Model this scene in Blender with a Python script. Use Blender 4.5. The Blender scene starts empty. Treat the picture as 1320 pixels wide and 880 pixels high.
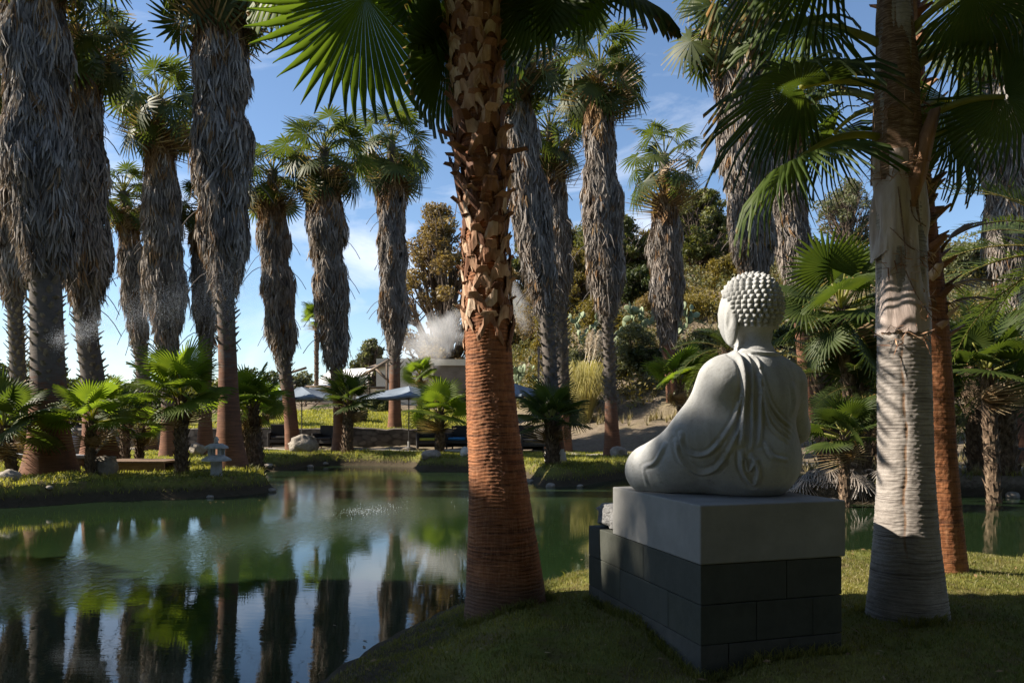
import bpy, math, random
import numpy as np
from mathutils import Vector, Matrix, Euler

C = bpy.context.scene
COL = C.collection
PI = math.pi
rad = math.radians

# ------------------------------------------------------------------ camera
F = 980.0            # focal length in photo pixels (1320 wide)
YH = 538.0           # horizon row
CAMZ = 1.6
cam = bpy.data.cameras.new('camera')
cam.sensor_width = 36.0
cam.lens = 36.0 * F / 1320.0
cam.shift_y = (YH - 440.0) / 1320.0
cam.clip_start = 0.05
cam.clip_end = 5000
camo = bpy.data.objects.new('camera', cam)
COL.objects.link(camo)
camo.location = (0, 0, CAMZ)
camo.rotation_euler = (PI / 2, 0, 0)
C.camera = camo

# ------------------------------------------------------------------ light
SUN_AZ, SUN_EL = -88.0, 36.0      # azimuth from +Y towards +X
world = bpy.data.worlds.new('World')
C.world = world
world.use_nodes = True
wn, wl = world.node_tree.nodes, world.node_tree.links
bg = wn['Background']
sky = wn.new('ShaderNodeTexSky')
sky.sky_type = 'NISHITA'
sky.sun_disc = False
sky.sun_elevation = rad(SUN_EL)
sky.sun_rotation = rad(SUN_AZ)
sky.altitude = 300
sky.air_density = 1.0
sky.dust_density = 0.2
sky.ozone_density = 3.2
wtc = wn.new('ShaderNodeTexCoord')
wmap = wn.new('ShaderNodeMapping')
wmap.inputs['Scale'].default_value = (1.6, 1.0, 4.2)
wmap.inputs['Rotation'].default_value = (0.1, 0.45, 0.3)
wnz = wn.new('ShaderNodeTexNoise')
wnz.inputs['Scale'].default_value = 1.5
wnz.inputs['Detail'].default_value = 9
wnz.inputs['Roughness'].default_value = 0.58
wnz.inputs['Distortion'].default_value = 0.5
wrp = wn.new('ShaderNodeValToRGB')
wrp.color_ramp.elements[0].position = 0.52
wrp.color_ramp.elements[0].color = (0, 0, 0, 1)
wrp.color_ramp.elements[1].position = 0.70
wrp.color_ramp.elements[1].color = (0.8, 0.8, 0.8, 1)
wmix = wn.new('ShaderNodeMix')
wmix.data_type = 'RGBA'
wmix.inputs['B'].default_value = (6.4, 6.8, 7.6, 1)
wl.new(wtc.outputs['Generated'], wmap.inputs['Vector'])
wl.new(wmap.outputs['Vector'], wnz.inputs['Vector'])
wl.new(wnz.outputs['Fac'], wrp.inputs['Fac'])
wl.new(wrp.outputs['Color'], wmix.inputs['Factor'])
wl.new(sky.outputs['Color'], wmix.inputs['A'])
wl.new(wmix.outputs['Result'], bg.inputs['Color'])
bg.inputs['Strength'].default_value = 0.072

sl = bpy.data.lights.new('sun', 'SUN')
sl.energy = 5.0
sl.angle = rad(0.5)
sl.color = (1.0, 0.90, 0.76)
so = bpy.data.objects.new('sun', sl)
COL.objects.link(so)
sdir = Vector((math.sin(rad(SUN_AZ)) * math.cos(rad(SUN_EL)), math.cos(rad(SUN_AZ)) * math.cos(rad(SUN_EL)), math.sin(rad(SUN_EL))))
so.rotation_euler = (-sdir).to_track_quat('-Z', 'Y').to_euler()
so.location = (-20, 0, 30)

vs = C.view_settings
vs.view_transform = 'Standard'
vs.look = 'None'
vs.exposure = 1.32
vs.gamma = 1.0
vs.use_curve_mapping = False
C.cycles.max_bounces = 6
C.cycles.transparent_max_bounces = 8
C.cycles.transmission_bounces = 3
C.cycles.volume_bounces = 3
C.cycles.volume_step_rate = 2.0
C.cycles.use_denoising = True

# ------------------------------------------------------------------ helpers
def P(px, py, Y):
    return np.array([(px - 660.0) / F * Y, Y, CAMZ - (py - YH) / F * Y])

def sstep(a, b, x):
    t = np.clip((x - a) / (b - a), 0, 1)
    return t * t * (3 - 2 * t)

class Geo:
    """collects vertices, quads, tris and a per-vertex tone"""
    def __init__(s):
        s.v, s.q, s.t, s.a, s.n = [], [], [], [], 0
    def add(s, v, quads=None, tris=None, tone=0.0):
        v = np.asarray(v, float).reshape(-1, 3)
        if quads is not None and len(quads): s.q.append(np.asarray(quads, np.int64).reshape(-1, 4) + s.n)
        if tris is not None and len(tris): s.t.append(np.asarray(tris, np.int64).reshape(-1, 3) + s.n)
        s.v.append(v)
        s.a.append(np.broadcast_to(np.asarray(tone, float), (len(v),)).copy())
        s.n += len(v)
        return s
    def arrays(s):
        v = np.concatenate(s.v)
        q = np.concatenate(s.q) if s.q else np.zeros((0, 4), np.int64)
        t = np.concatenate(s.t) if s.t else np.zeros((0, 3), np.int64)
        return v, q, t, np.concatenate(s.a)
    def merge(s, other, M=None, tone_add=0.0):
        v, q, t, a = other
        if M is not None:
            M = np.asarray(M)
            v = v @ M[:3, :3].T + M[:3, 3]
        s.add(v, q, t, a + tone_add)
    def mesh(s, name, mat, smooth=True):
        v, q, t, a = s.arrays()
        me = bpy.data.meshes.new(name)
        me.vertices.add(len(v))
        me.vertices.foreach_set('co', v.astype(np.float32).ravel())
        nl = q.size + t.size
        me.loops.add(nl)
        me.loops.foreach_set('vertex_index', np.concatenate([q.ravel(), t.ravel()]).astype(np.int32))
        me.polygons.add(len(q) + len(t))
        ls = np.concatenate([np.arange(len(q)) * 4, q.size + np.arange(len(t)) * 3]).astype(np.int32)
        me.polygons.foreach_set('loop_start', ls)
        me.update(calc_edges=True)
        me.polygons.foreach_set('use_smooth', np.full(len(q) + len(t), smooth, bool))
        at = me.attributes.new('tone', 'FLOAT', 'POINT')
        at.data.foreach_set('value', a.astype(np.float32))
        if mat: me.materials.append(mat)
        me.update()
        return me
    def build(s, name, mat, parent=None, loc=(0, 0, 0), smooth=True):
        o = bpy.data.objects.new(name, s.mesh(name, mat, smooth))
        COL.objects.link(o)
        o.location = loc
        if parent: o.parent = parent
        return o

def tag(o, label, cat, group=None, kind=None):
    if label: o['label'] = label
    if cat: o['category'] = cat
    if group: o['group'] = group
    if kind: o['kind'] = kind
    return o

def empty(name, loc, label=None, cat=None, group=None, rz=0.0):
    o = bpy.data.objects.new(name, None)
    COL.objects.link(o)
    o.location = tuple(loc)
    o.rotation_euler = (0, 0, rz)
    o.empty_display_size = 0.1
    return tag(o, label, cat, group)

def link_mesh(name, me, parent=None, loc=(0, 0, 0), rot=(0, 0, 0), scale=(1, 1, 1)):
    o = bpy.data.objects.new(name, me)
    COL.objects.link(o)
    o.location = tuple(loc); o.rotation_euler = tuple(rot); o.scale = tuple(scale)
    if parent: o.parent = parent
    return o

def norm(a):
    a = np.asarray(a, float)
    return a / (np.linalg.norm(a) + 1e-12)

def frames(pts):
    pts = np.asarray(pts, float)
    T = np.gradient(pts, axis=0)
    T /= np.linalg.norm(T, axis=1)[:, None] + 1e-12
    ref = np.array([1.0, 0, 0]) if abs(T[0][2]) > 0.7 else np.array([0, 0, 1.0])
    X = np.cross(np.cross(T, ref), T); X /= np.linalg.norm(X, axis=1)[:, None] + 1e-12
    Y = np.cross(T, X)
    return T, X, Y

def tube(pts, r, sides=8, cap=True):
    pts = np.asarray(pts, float); n = len(pts)
    r = np.broadcast_to(np.asarray(r, float), (n,))
    T, X, Y = frames(pts)
    th = np.arange(sides) / sides * 2 * PI
    v = pts[:, None, :] + r[:, None, None] * (np.cos(th)[None, :, None] * X[:, None, :] + np.sin(th)[None, :, None] * Y[:, None, :])
    v = v.reshape(-1, 3)
    q = []
    i = np.arange(n - 1)[:, None] * sides; j = np.arange(sides)[None, :]
    q = np.stack([i + j, i + (j + 1) % sides, i + sides + (j + 1) % sides, i + sides + j], -1).reshape(-1, 4)
    t = []
    if cap:
        v = np.concatenate([v, pts[:1], pts[-1:]])
        a, b = n * sides, n * sides + 1
        for k in range(sides):
            t.append((a, (k + 1) % sides, k)); t.append((b, (n - 1) * sides + k, (n - 1) * sides + (k + 1) % sides))
    return v, q, t

def box(lo, hi, M=None):
    lo, hi = np.asarray(lo, float), np.asarray(hi, float)
    v = np.array([[x, y, z] for z in (lo[2], hi[2]) for y in (lo[1], hi[1]) for x in (lo[0], hi[0])])
    if M is not None:
        M = np.asarray(M); v = v @ M[:3, :3].T + M[:3, 3]
    q = [(0, 2, 3, 1), (4, 5, 7, 6), (0, 1, 5, 4), (2, 6, 7, 3), (0, 4, 6, 2), (1, 3, 7, 5)]
    return v, q

def bevel_obj(o, w=0.01, seg=2):
    m = o.modifiers.new('bevel', 'BEVEL'); m.width = w; m.segments = seg; m.limit_method = 'ANGLE'
    return o

def spline(pts, n):
    pts = np.asarray(pts, float)
    k = len(pts)
    if k == 2:
        t = np.linspace(0, 1, n)[:, None]
        return pts[0] * (1 - t) + pts[1] * t
    ext = np.vstack([2 * pts[0] - pts[1], pts, 2 * pts[-1] - pts[-2]])
    u = np.linspace(0, k - 1 - 1e-6, n); i = u.astype(int); f = (u - i)[:, None]
    p0, p1, p2, p3 = ext[i], ext[i + 1], ext[i + 2], ext[i + 3]
    return 0.5 * (2 * p1 + (p2 - p0) * f + (2 * p0 - 5 * p1 + 4 * p2 - p3) * f ** 2 + (3 * p1 - p0 - 3 * p2 + p3) * f ** 3)

def vnoise(p, seed=0):
    """cheap smooth value noise, p (...,3)"""
    p = np.asarray(p, float)
    i = np.floor(p).astype(np.int64); f = p - i; f = f * f * (3 - 2 * f)
    def h(a, b, c):
        x = (a * 374761393 + b * 668265263 + c * 2147483647 + seed * 1274126177) & 0xFFFFFFFF
        x = ((x ^ (x >> 13)) * 1274126177) & 0xFFFFFFFF
        return ((x ^ (x >> 16)) & 0xFFFF) / 65535.0
    r = 0
    for dx in (0, 1):
        for dy in (0, 1):
            for dz in (0, 1):
                w = (f[..., 0] if dx else 1 - f[..., 0]) * (f[..., 1] if dy else 1 - f[..., 1]) * (f[..., 2] if dz else 1 - f[..., 2])
                r = r + w * h(i[..., 0] + dx, i[..., 1] + dy, i[..., 2] + dz)
    return r

# ------------------------------------------------------------------ materials
class NM:
    def __init__(s, name, rough=0.8, spec=0.3):
        s.m = bpy.data.materials.new(name); s.m.use_nodes = True
        s.nt = s.m.node_tree; s.N = s.nt.nodes; s.L = s.nt.links
        s.b = s.N['Principled BSDF']
        s.out = s.N['Material Output']
        s.b.inputs['Roughness'].default_value = rough
        s.b.inputs['Specular IOR Level'].default_value = spec
        s.tc = s.N.new('ShaderNodeTexCoord')
    def attr(s, name='tone'):
        n = s.N.new('ShaderNodeAttribute'); n.attribute_name = name
        return n.outputs['Fac']
    def noise(s, scale, detail=5, rough=0.6, stretch=(1, 1, 1), dist=0.0, coord='Object'):
        mp = s.N.new('ShaderNodeMapping'); mp.inputs['Scale'].default_value = stretch
        s.L.new(s.tc.outputs[coord], mp.inputs['Vector'])
        n = s.N.new('ShaderNodeTexNoise')
        n.inputs['Scale'].default_value = scale; n.inputs['Detail'].default_value = detail
        n.inputs['Roughness'].default_value = rough; n.inputs['Distortion'].default_value = dist
        s.L.new(mp.outputs['Vector'], n.inputs['Vector'])
        return n.outputs['Fac']
    def ramp(s, fac, stops):
        r = s.N.new('ShaderNodeValToRGB')
        e = r.color_ramp.elements
        while len(e) < len(stops): e.new(0.5)
        for k, (p, c) in enumerate(stops):
            e[k].position = p
            c = (c, c, c) if isinstance(c, (int, float)) else c
            e[k].color = (*c, 1)
        s.L.new(fac, r.inputs['Fac'])
        return r.outputs['Color']
    def mix(s, fac, a, b, mode='MIX'):
        n = s.N.new('ShaderNodeMix'); n.data_type = 'RGBA'; n.blend_type = mode
        for k, x in (('Factor', fac), ('A', a), ('B', b)):
            if isinstance(x, (int, float)): n.inputs[k].default_value = x if k == 'Factor' else (x, x, x, 1)
            elif isinstance(x, tuple): n.inputs[k].default_value = (*x, 1)
            else: s.L.new(x, n.inputs[k])
        return n.outputs['Result']
    def math(s, op, a, b=0.0):
        n = s.N.new('ShaderNodeMath'); n.operation = op
        for k, x in ((0, a), (1, b)):
            if isinstance(x, (int, float)): n.inputs[k].default_value = x
            else: s.L.new(x, n.inputs[k])
        return n.outputs[0]
    def bump(s, h, strength=0.5, dist=0.01, prev=None):
        n = s.N.new('ShaderNodeBump'); n.inputs['Strength'].default_value = strength; n.inputs['Distance'].default_value = dist
        s.L.new(h, n.inputs['Height'])
        if prev is not None: s.L.new(prev, n.inputs['Normal'])
        s.L.new(n.outputs['Normal'], s.b.inputs['Normal'])
        return n.outputs['Normal']
    def color(s, c):
        if isinstance(c, tuple): s.b.inputs['Base Color'].default_value = (*c, 1)
        else: s.L.new(c, s.b.inputs['Base Color'])
        s.col = c
        return s
    def translucent(s, fac, gain=1.6, tint=(1.0, 1.0, 0.45)):
        tr = s.N.new('ShaderNodeBsdfTranslucent')
        c = s.mix(1.0, s.col, tuple(gain * x for x in tint), 'MULTIPLY')
        s.L.new(c, tr.inputs['Color'])
        ms = s.N.new('ShaderNodeMixShader')
        if isinstance(fac, (int, float)): ms.inputs[0].default_value = fac
        else: s.L.new(fac, ms.inputs[0])
        s.L.new(s.b.outputs[0], ms.inputs[1]); s.L.new(tr.outputs[0], ms.inputs[2])
        s.L.new(ms.outputs[0], s.out.inputs['Surface'])
        return s

def simple(name, c1, c2, scale=6.0, rough=0.8, bump=0.3, bscale=30.0, bdist=0.01, stretch=(1, 1, 1), spec=0.3):
    k = NM(name, rough, spec)
    k.color(k.mix(k.ramp(k.noise(scale, 6, 0.65, stretch), [(0.3, 0.0), (0.7, 1.0)]), c1, c2))
    if bump: k.bump(k.noise(bscale, 6, 0.6, stretch), bump, bdist)
    return k.m

def leaf_mat(name, green, dark, tip, trans=0.4, gain=2.2, tipstart=0.9, stem=(0.22, 0.22, 0.06)):
    k = NM(name, 0.5, 0.22)
    t = k.attr()
    nz = k.noise(3.0, 3, 0.5)
    c = k.mix(k.ramp(nz, [(0.35, 0.0), (0.65, 1.0)]), green, dark)
    t2 = k.math('ADD', t, k.math('MULTIPLY', k.math('SUBTRACT', k.noise(1.7, 4, 0.7), 0.62), 0.9))
    c = k.mix(k.ramp(t2, [(tipstart, 0.0), (min(0.999, tipstart + 0.1), 1.0)]), c, tip)
    isstem = k.math('LESS_THAN', t, -0.2)
    c = k.mix(isstem, c, stem)
    k.color(c)
    k.translucent(trans, gain)
    return k.m

M = {}
M['leaf_near'] = leaf_mat('fan_leaf_green', (0.060, 0.090, 0.014), (0.040, 0.066, 0.012), (0.20, 0.10, 0.03), 0.42, 2.3, 0.90)
M['leaf_dark'] = leaf_mat('fan_leaf_deep_green', (0.050, 0.070, 0.014), (0.028, 0.046, 0.011), (0.22, 0.13, 0.04), 0.36, 2.3, 0.86)
M['leaf_far'] = leaf_mat('fan_leaf_olive', (0.062, 0.078, 0.018), (0.032, 0.048, 0.014), (0.22, 0.15, 0.06), 0.36, 2.2, 0.84)
M['leaf_young'] = leaf_mat('young_fan_leaf', (0.086, 0.118, 0.014), (0.052, 0.082, 0.012), (0.20, 0.16, 0.03), 0.48, 2.7, 0.90)
M['leaf_dead'] = leaf_mat('dead_fan_leaf', (0.27, 0.17, 0.085), (0.16, 0.10, 0.055), (0.26, 0.20, 0.12), 0.22, 1.3, 0.6, (0.2, 0.12, 0.05))
M['feather'] = leaf_mat('feather_leaf', (0.062, 0.085, 0.026), (0.042, 0.062, 0.020), (0.19, 0.16, 0.05), 0.36, 2.0, 0.85, (0.18, 0.15, 0.05))

# thatch: tone 0..1 random per strand, with gap shade painted on sunken clumps, >=2 near the top (younger, browner)
k = NM('dead_leaf_thatch', 0.85, 0.2)
t = k.attr()
fr = k.math('FRACT', t)
c = k.ramp(fr, [(0.0, (0.085, 0.074, 0.066)), (0.35, (0.185, 0.166, 0.150)), (0.7, (0.275, 0.250, 0.228)), (0.97, (0.40, 0.37, 0.345))])
c2 = k.ramp(fr, [(0.0, (0.09, 0.05, 0.025)), (0.5, (0.21, 0.125, 0.06)), (0.97, (0.36, 0.25, 0.14))])
c = k.mix(k.math('GREATER_THAN', t, 1.5), c, c2)
c = k.mix(k.math('MULTIPLY', k.ramp(k.noise(1.1, 4), [(0.4, 0.0), (0.75, 0.65)]), 1.0), c, k.mix(1.0, c, (0.72, 0.56, 0.42), 'MULTIPLY'))
k.color(c); k.bump(k.noise(90, 2, 0.5, (1, 1, 0.06)), 0.5, 0.006)
k.translucent(0.12, 1.2, (1, 0.85, 0.6))
M['thatch'] = k.m

# tall trunk: tone 0 red base -> 1 grey top
k = NM('palm_trunk_bark', 0.85, 0.2)
t = k.attr()
nz = k.noise(5, 6, 0.7, (1, 1, 3))
rings = k.noise(11, 4, 0.6, (0.25, 0.25, 5))
red = k.mix(nz, (0.125, 0.055, 0.032), (0.27, 0.135, 0.078))
red = k.mix(k.ramp(rings, [(0.42, 0.55), (0.6, 0.0)]), red, (0.07, 0.028, 0.016))
red = k.mix(k.ramp(k.noise(1.9, 6, 0.7), [(0.46, 0.0), (0.70, 0.75)]), red, (0.085, 0.055, 0.042))
gry = k.mix(nz, (0.045, 0.038, 0.033), (0.17, 0.145, 0.125))
f = k.ramp(k.math('ADD', t, k.math('MULTIPLY', k.math('SUBTRACT', nz, 0.5), 0.35)), [(0.92, 0.0), (1.08, 1.0)]) if False else None
sub = k.math('SUBTRACT', t, 0.5)
ff = k.ramp(k.math('ADD', k.math('MULTIPLY', sub, 1.0), nz), [(0.42, 0.0), (0.62, 1.0)])
c = k.mix(ff, red, gry)
c = k.mix(k.math('LESS_THAN', t, -0.2), c, (0.40, 0.38, 0.35))
k.color(c)
k.bump(rings, 0.7, 0.012)
M['trunk_far'] = k.m
M['stub'] = simple('cut_leaf_base', (0.055, 0.045, 0.038), (0.26, 0.225, 0.19), 9, 0.85, 0.5, 40)

# foreground red trunk
k = NM('red_ringed_bark', 0.78, 0.25)
big = k.noise(4, 6, 0.7, (1, 1, 0.7))
lines = k.noise(9, 5, 0.7, (0.35, 0.35, 9), 0.4)
fib = k.noise(60, 4, 0.65, (1, 1, 0.16))
c = k.mix(k.ramp(big, [(0.3, 0.0), (0.72, 1.0)]), (0.14, 0.048, 0.020), (0.35, 0.140, 0.056))
c = k.mix(k.ramp(lines, [(0.38, 0.9), (0.52, 0.0)]), c, (0.06, 0.022, 0.012))
c = k.mix(k.ramp(fib, [(0.45, 0.0), (0.75, 0.5)]), c, (0.40, 0.21, 0.11))
# darker, greyer towards the foot of the trunk
t = k.attr()
c = k.mix(k.ramp(k.math('ADD', t, k.math('MULTIPLY', big, 0.35)), [(0.75, 0.0), (1.6, 0.7)]), c, (0.085, 0.058, 0.045))
k.color(c)
n1 = k.bump(lines, 0.8, 0.012)
k.bump(fib, 0.5, 0.006, n1)
M['bark_red'] = k.m

k = NM('papery_leaf_base', 0.72, 0.25)
t = k.attr()
fib = k.noise(38, 4, 0.6, (1, 1, 0.25))
c = k.ramp(t, [(0.0, (0.085, 0.034, 0.018)), (0.4, (0.26, 0.125, 0.066)), (0.75, (0.47, 0.31, 0.20)), (1.0, (0.60, 0.47, 0.35))])
c = k.mix(k.ramp(fib, [(0.4, 0.0), (0.7, 0.6)]), c, k.mix(1.0, c, (0.45, 0.34, 0.28), 'MULTIPLY'))
k.color(c); k.bump(fib, 0.6, 0.006)
M['boot'] = k.m

k = NM('grey_ringed_bark', 0.8, 0.25)
big = k.noise(3.5, 6, 0.7, (1, 1, 1.2))
lines = k.noise(9, 5, 0.75, (0.3, 0.3, 13), 0.5)
fine = k.noise(60, 4, 0.7)
c = k.mix(k.ramp(big, [(0.3, 0.0), (0.7, 1.0)]), (0.20, 0.176, 0.158), (0.38, 0.348, 0.322))
c = k.mix(k.ramp(lines, [(0.36, 0.95), (0.5, 0.0)]), c, (0.085, 0.07, 0.062))
c = k.mix(k.ramp(fine, [(0.5, 0.0), (0.75, 0.5)]), c, (0.16, 0.135, 0.115))
crack = k.attr()
c = k.mix(k.ramp(crack, [(0.45, 0.0), (0.8, 0.85)]), c, (0.22, 0.13, 0.075))
k.color(c)
n1 = k.bump(lines, 0.6, 0.010)
k.bump(fine, 0.35, 0.004, n1)
M['bark_grey'] = k.m

k = NM('dry_leaf_sheath', 0.6, 0.3)
big = k.noise(2.5, 5, 0.6, (1, 1, 0.35), 0.6)
fib = k.noise(26, 4, 0.6, (1, 1, 0.12))
c = k.ramp(big, [(0.30, (0.13, 0.088, 0.066)), (0.48, (0.37, 0.30, 0.27)), (0.72, (0.54, 0.465, 0.43))])
c = k.mix(k.ramp(fib, [(0.5, 0.0), (0.72, 0.55)]), c, (0.13, 0.075, 0.05))
k.color(c); n1 = k.bump(big, 0.7, 0.05); k.bump(fib, 0.3, 0.006, n1)
M['sheath'] = k.m

k = NM('brown_fibre', 0.85, 0.2)
fib = k.noise(16, 5, 0.7, (0.5, 0.5, 4), 1.6)
c = k.ramp(fib, [(0.3, (0.045, 0.028, 0.02)), (0.5, (0.19, 0.115, 0.07)), (0.7, (0.42, 0.31, 0.22))])
k.color(c); k.bump(fib, 0.9, 0.02)
M['fibre'] = k.m

# carved concrete statue
k = NM('cast_stone', 0.85, 0.25)
a = k.noise(3.0, 7, 0.7)
b_ = k.noise(70, 4, 0.6)
streak = k.noise(6, 5, 0.6, (1, 1, 0.2))
c = k.mix(k.ramp(a, [(0.3, 0.0), (0.7, 1.0)]), (0.262, 0.268, 0.268), (0.415, 0.421, 0.420))
c = k.mix(k.ramp(streak, [(0.48, 0.0), (0.72, 0.55)]), c, (0.15, 0.147, 0.13))
lich = k.noise(9, 6, 0.75)
c = k.mix(k.ramp(lich, [(0.60, 0.0), (0.70, 0.55)]), c, (0.15, 0.145, 0.115))
pit = k.noise(150, 3, 0.7)
c = k.mix(k.ramp(pit, [(0.28, 0.6), (0.42, 0.0)]), c, (0.12, 0.118, 0.105))
k.color(c); n1 = k.bump(b_, 0.45, 0.004); k.bump(k.noise(16, 5), 0.35, 0.012, n1)
M['stone'] = k.m
k = NM('grey_concrete', 0.85, 0.2)
a = k.noise(2.2, 8, 0.7); b_ = k.noise(120, 3, 0.6)
c = k.mix(k.ramp(a, [(0.3, 0.0), (0.72, 1.0)]), (0.17, 0.17, 0.165), (0.265, 0.265, 0.255))
k.color(c); k.bump(b_, 0.3, 0.002)
M['slab'] = k.m
k = NM('painted_block', 0.8, 0.2)
a = k.noise(4, 8, 0.75); b_ = k.noise(70, 5, 0.65)
oi = k.N.new('ShaderNodeObjectInfo')
c = k.mix(k.ramp(a, [(0.3, 0.0), (0.72, 1.0)]), (0.036, 0.040, 0.032), (0.074, 0.078, 0.065))
c = k.mix(k.math('MULTIPLY', oi.outputs['Random'], 0.45), c, (0.06, 0.064, 0.064))
k.color(c); k.bump(b_, 0.45, 0.004)
M['block'] = k.m
k = NM('bare_block', 0.9, 0.2)
a = k.noise(5, 8, 0.75); b_ = k.noise(60, 5, 0.65)
k.color(k.mix(k.ramp(a, [(0.3, 0.0), (0.72, 1.0)]), (0.046, 0.047, 0.043), (0.092, 0.092, 0.085))); k.bump(b_, 0.6, 0.005)
M['block_bare'] = k.m
M['rock'] = simple('weathered_rock', (0.13, 0.11, 0.09), (0.34, 0.30, 0.25), 3.5, 0.9, 0.8, 9, 0.06)
M['white_rock'] = simple('pale_rock', (0.36, 0.34, 0.31), (0.55, 0.52, 0.47), 4, 0.9, 0.8, 12, 0.05)
M['rough_stone'] = simple('rough_split_stone', (0.13, 0.13, 0.135), (0.25, 0.25, 0.25), 14, 0.95, 1.0, 40, 0.03)
M['wood'] = simple('weathered_wood', (0.10, 0.062, 0.042), (0.22, 0.15, 0.10), 6, 0.75, 0.4, 30, 0.01, (1, 8, 8))
M['timber'] = simple('brown_timber', (0.12, 0.085, 0.06), (0.24, 0.18, 0.13), 5, 0.8, 0.4, 30)
M['wicker'] = simple('dark_wicker', (0.018, 0.016, 0.015), (0.045, 0.04, 0.036), 30, 0.6, 0.8, 120, 0.01)
M['canvas'] = simple('blue_grey_canvas', (0.12, 0.15, 0.19), (0.165, 0.20, 0.245), 2.5, 0.8, 0.3, 14, 0.02)
M['pole'] = simple('grey_metal_pole', (0.10, 0.095, 0.09), (0.17, 0.165, 0.155), 8, 0.45, 0.1)
M['lime'] = simple('lime_fabric', (0.35, 0.36, 0.05), (0.45, 0.44, 0.08), 8, 0.9)
M['blue'] = simple('blue_fabric', (0.03, 0.16, 0.34), (0.05, 0.20, 0.40), 8, 0.9)
M['sling'] = simple('grey_sling_fabric', (0.26, 0.27, 0.29), (0.34, 0.35, 0.37), 8, 0.8)
M['plaster'] = simple('cream_plaster', (0.52, 0.47, 0.39), (0.66, 0.61, 0.52), 2, 0.9, 0.3, 30)
M['white_panel'] = simple('white_sheet_panel', (0.62, 0.62, 0.60), (0.75, 0.74, 0.72), 2, 0.6, 0.2, 8, 0.02, (12, 1, 1))
M['dark_wall'] = simple('brown_plaster', (0.13, 0.105, 0.085), (0.20, 0.165, 0.135), 2, 0.9, 0.3, 20)
M['stonewall'] = None
k = NM('dry_stone_wall', 0.9, 0.2)
vo = k.N.new('ShaderNodeTexVoronoi'); vo.inputs['Scale'].default_value = 3.2
mp = k.N.new('ShaderNodeMapping'); mp.inputs['Scale'].default_value = (1, 1, 1.7)
k.L.new(k.tc.outputs['Object'], mp.inputs['Vector']); k.L.new(mp.outputs['Vector'], vo.inputs['Vector'])
c = k.mix(vo.outputs['Color'], (0.085, 0.072, 0.06), (0.20, 0.175, 0.145))
c = k.mix(k.ramp(vo.outputs['Distance'], [(0.45, 0.0), (0.75, 0.8)]), c, (0.035, 0.03, 0.026))
k.color(c); k.bump(vo.outputs['Distance'], -0.8, 0.08)
M['stonewall'] = k.m
M['cactus'] = simple('prickly_pear_pad', (0.13, 0.17, 0.09), (0.24, 0.28, 0.17), 3, 0.6, 0.3, 60, 0.01)
M['plume'] = simple('pampas_plume', (0.55, 0.47, 0.36), (0.70, 0.62, 0.50), 6, 0.9, 0)

def tree_leaf(name, a, b, trans=0.3, gain=1.8):
    k = NM(name, 0.55, 0.35)
    t = k.attr()
    k.color(k.mix(t, a, b)); k.translucent(trans, gain, (1, 0.95, 0.5))
    return k.m
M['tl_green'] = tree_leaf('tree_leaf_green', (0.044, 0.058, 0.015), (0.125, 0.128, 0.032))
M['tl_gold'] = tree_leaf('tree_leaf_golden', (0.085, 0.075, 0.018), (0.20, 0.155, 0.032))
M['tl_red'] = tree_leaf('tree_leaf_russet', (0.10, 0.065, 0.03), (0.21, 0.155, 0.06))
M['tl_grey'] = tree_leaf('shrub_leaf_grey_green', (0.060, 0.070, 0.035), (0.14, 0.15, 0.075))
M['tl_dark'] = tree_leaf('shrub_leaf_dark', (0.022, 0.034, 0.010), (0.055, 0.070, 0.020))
M['branch'] = simple('brown_branch', (0.07, 0.05, 0.038), (0.17, 0.13, 0.10), 8, 0.9)
M['dry'] = tree_leaf('dry_grass_blade', (0.16, 0.13, 0.06), (0.34, 0.29, 0.15), 0.25, 1.3)
M['pampas'] = tree_leaf('pampas_blade', (0.22, 0.21, 0.07), (0.42, 0.37, 0.17), 0.35, 1.6)
M['grass_sunny'] = tree_leaf('sunlit_grass_blade', (0.11, 0.125, 0.022), (0.30, 0.30, 0.065), 0.4, 1.8)  # brighter copy of the grass blade, far lawn sunlight put into its colour
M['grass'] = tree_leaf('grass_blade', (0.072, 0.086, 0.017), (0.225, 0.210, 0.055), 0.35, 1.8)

# ------------------------------------------------------------------ terrain
POND = np.array([(-1.35, 3.2), (-1.15, 4.55), (-0.92, 5.35), (-0.62, 6.1), (-0.30, 6.75), (0.2, 7.25), (0.9, 7.75), (2.2, 8.4), (3.7, 8.55), (5.2, 8.0), (7.5, 7.2), (12, 6.5), (18, 7),
    (19, 12), (14, 14.6), (11.0, 14.9), (9.2, 15.6), (8.2, 15.0), (6.8, 14.1), (5.4, 14.8), (4.8, 17), (4.3, 19.5), (3.4, 20.6), (2.4, 19.2), (1.6, 17.9), (0.8, 17.7), (0.5, 18.8), (0.25, 20.2), (-0.9, 22.0), (-1.9, 22.6), (-2.7, 22.9), (-3.3, 24.6),
    (-5.0, 25.4), (-6.4, 24.9), (-6.9, 22.8), (-7.6, 22.6), (-7.3, 20.2), (-6.0, 18.2), (-5.25, 16.6), (-5.7, 15.5), (-6.6, 14.95), (-7.8, 14.6), (-8.7, 13.7), (-9.4, 13.2), (-10.5, 12.6), (-11.0, 9), (-10.0, 4), (-9, 1.0), (-6, -1.0), (-3, 0.5)])
# smooth the outline
_e = []
for i in range(len(POND)):
    p0, p1, p2, p3 = POND[i - 1], POND[i], POND[(i + 1) % len(POND)], POND[(i + 2) % len(POND)]
    for f in (0, 0.25, 0.5, 0.75):
        _e.append(0.5 * (2 * p1 + (p2 - p0) * f + (2 * p0 - 5 * p1 + 4 * p2 - p3) * f * f + (3 * p1 - p0 - 3 * p2 + p3) * f ** 3))
POND_S = np.array(_e)

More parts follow.
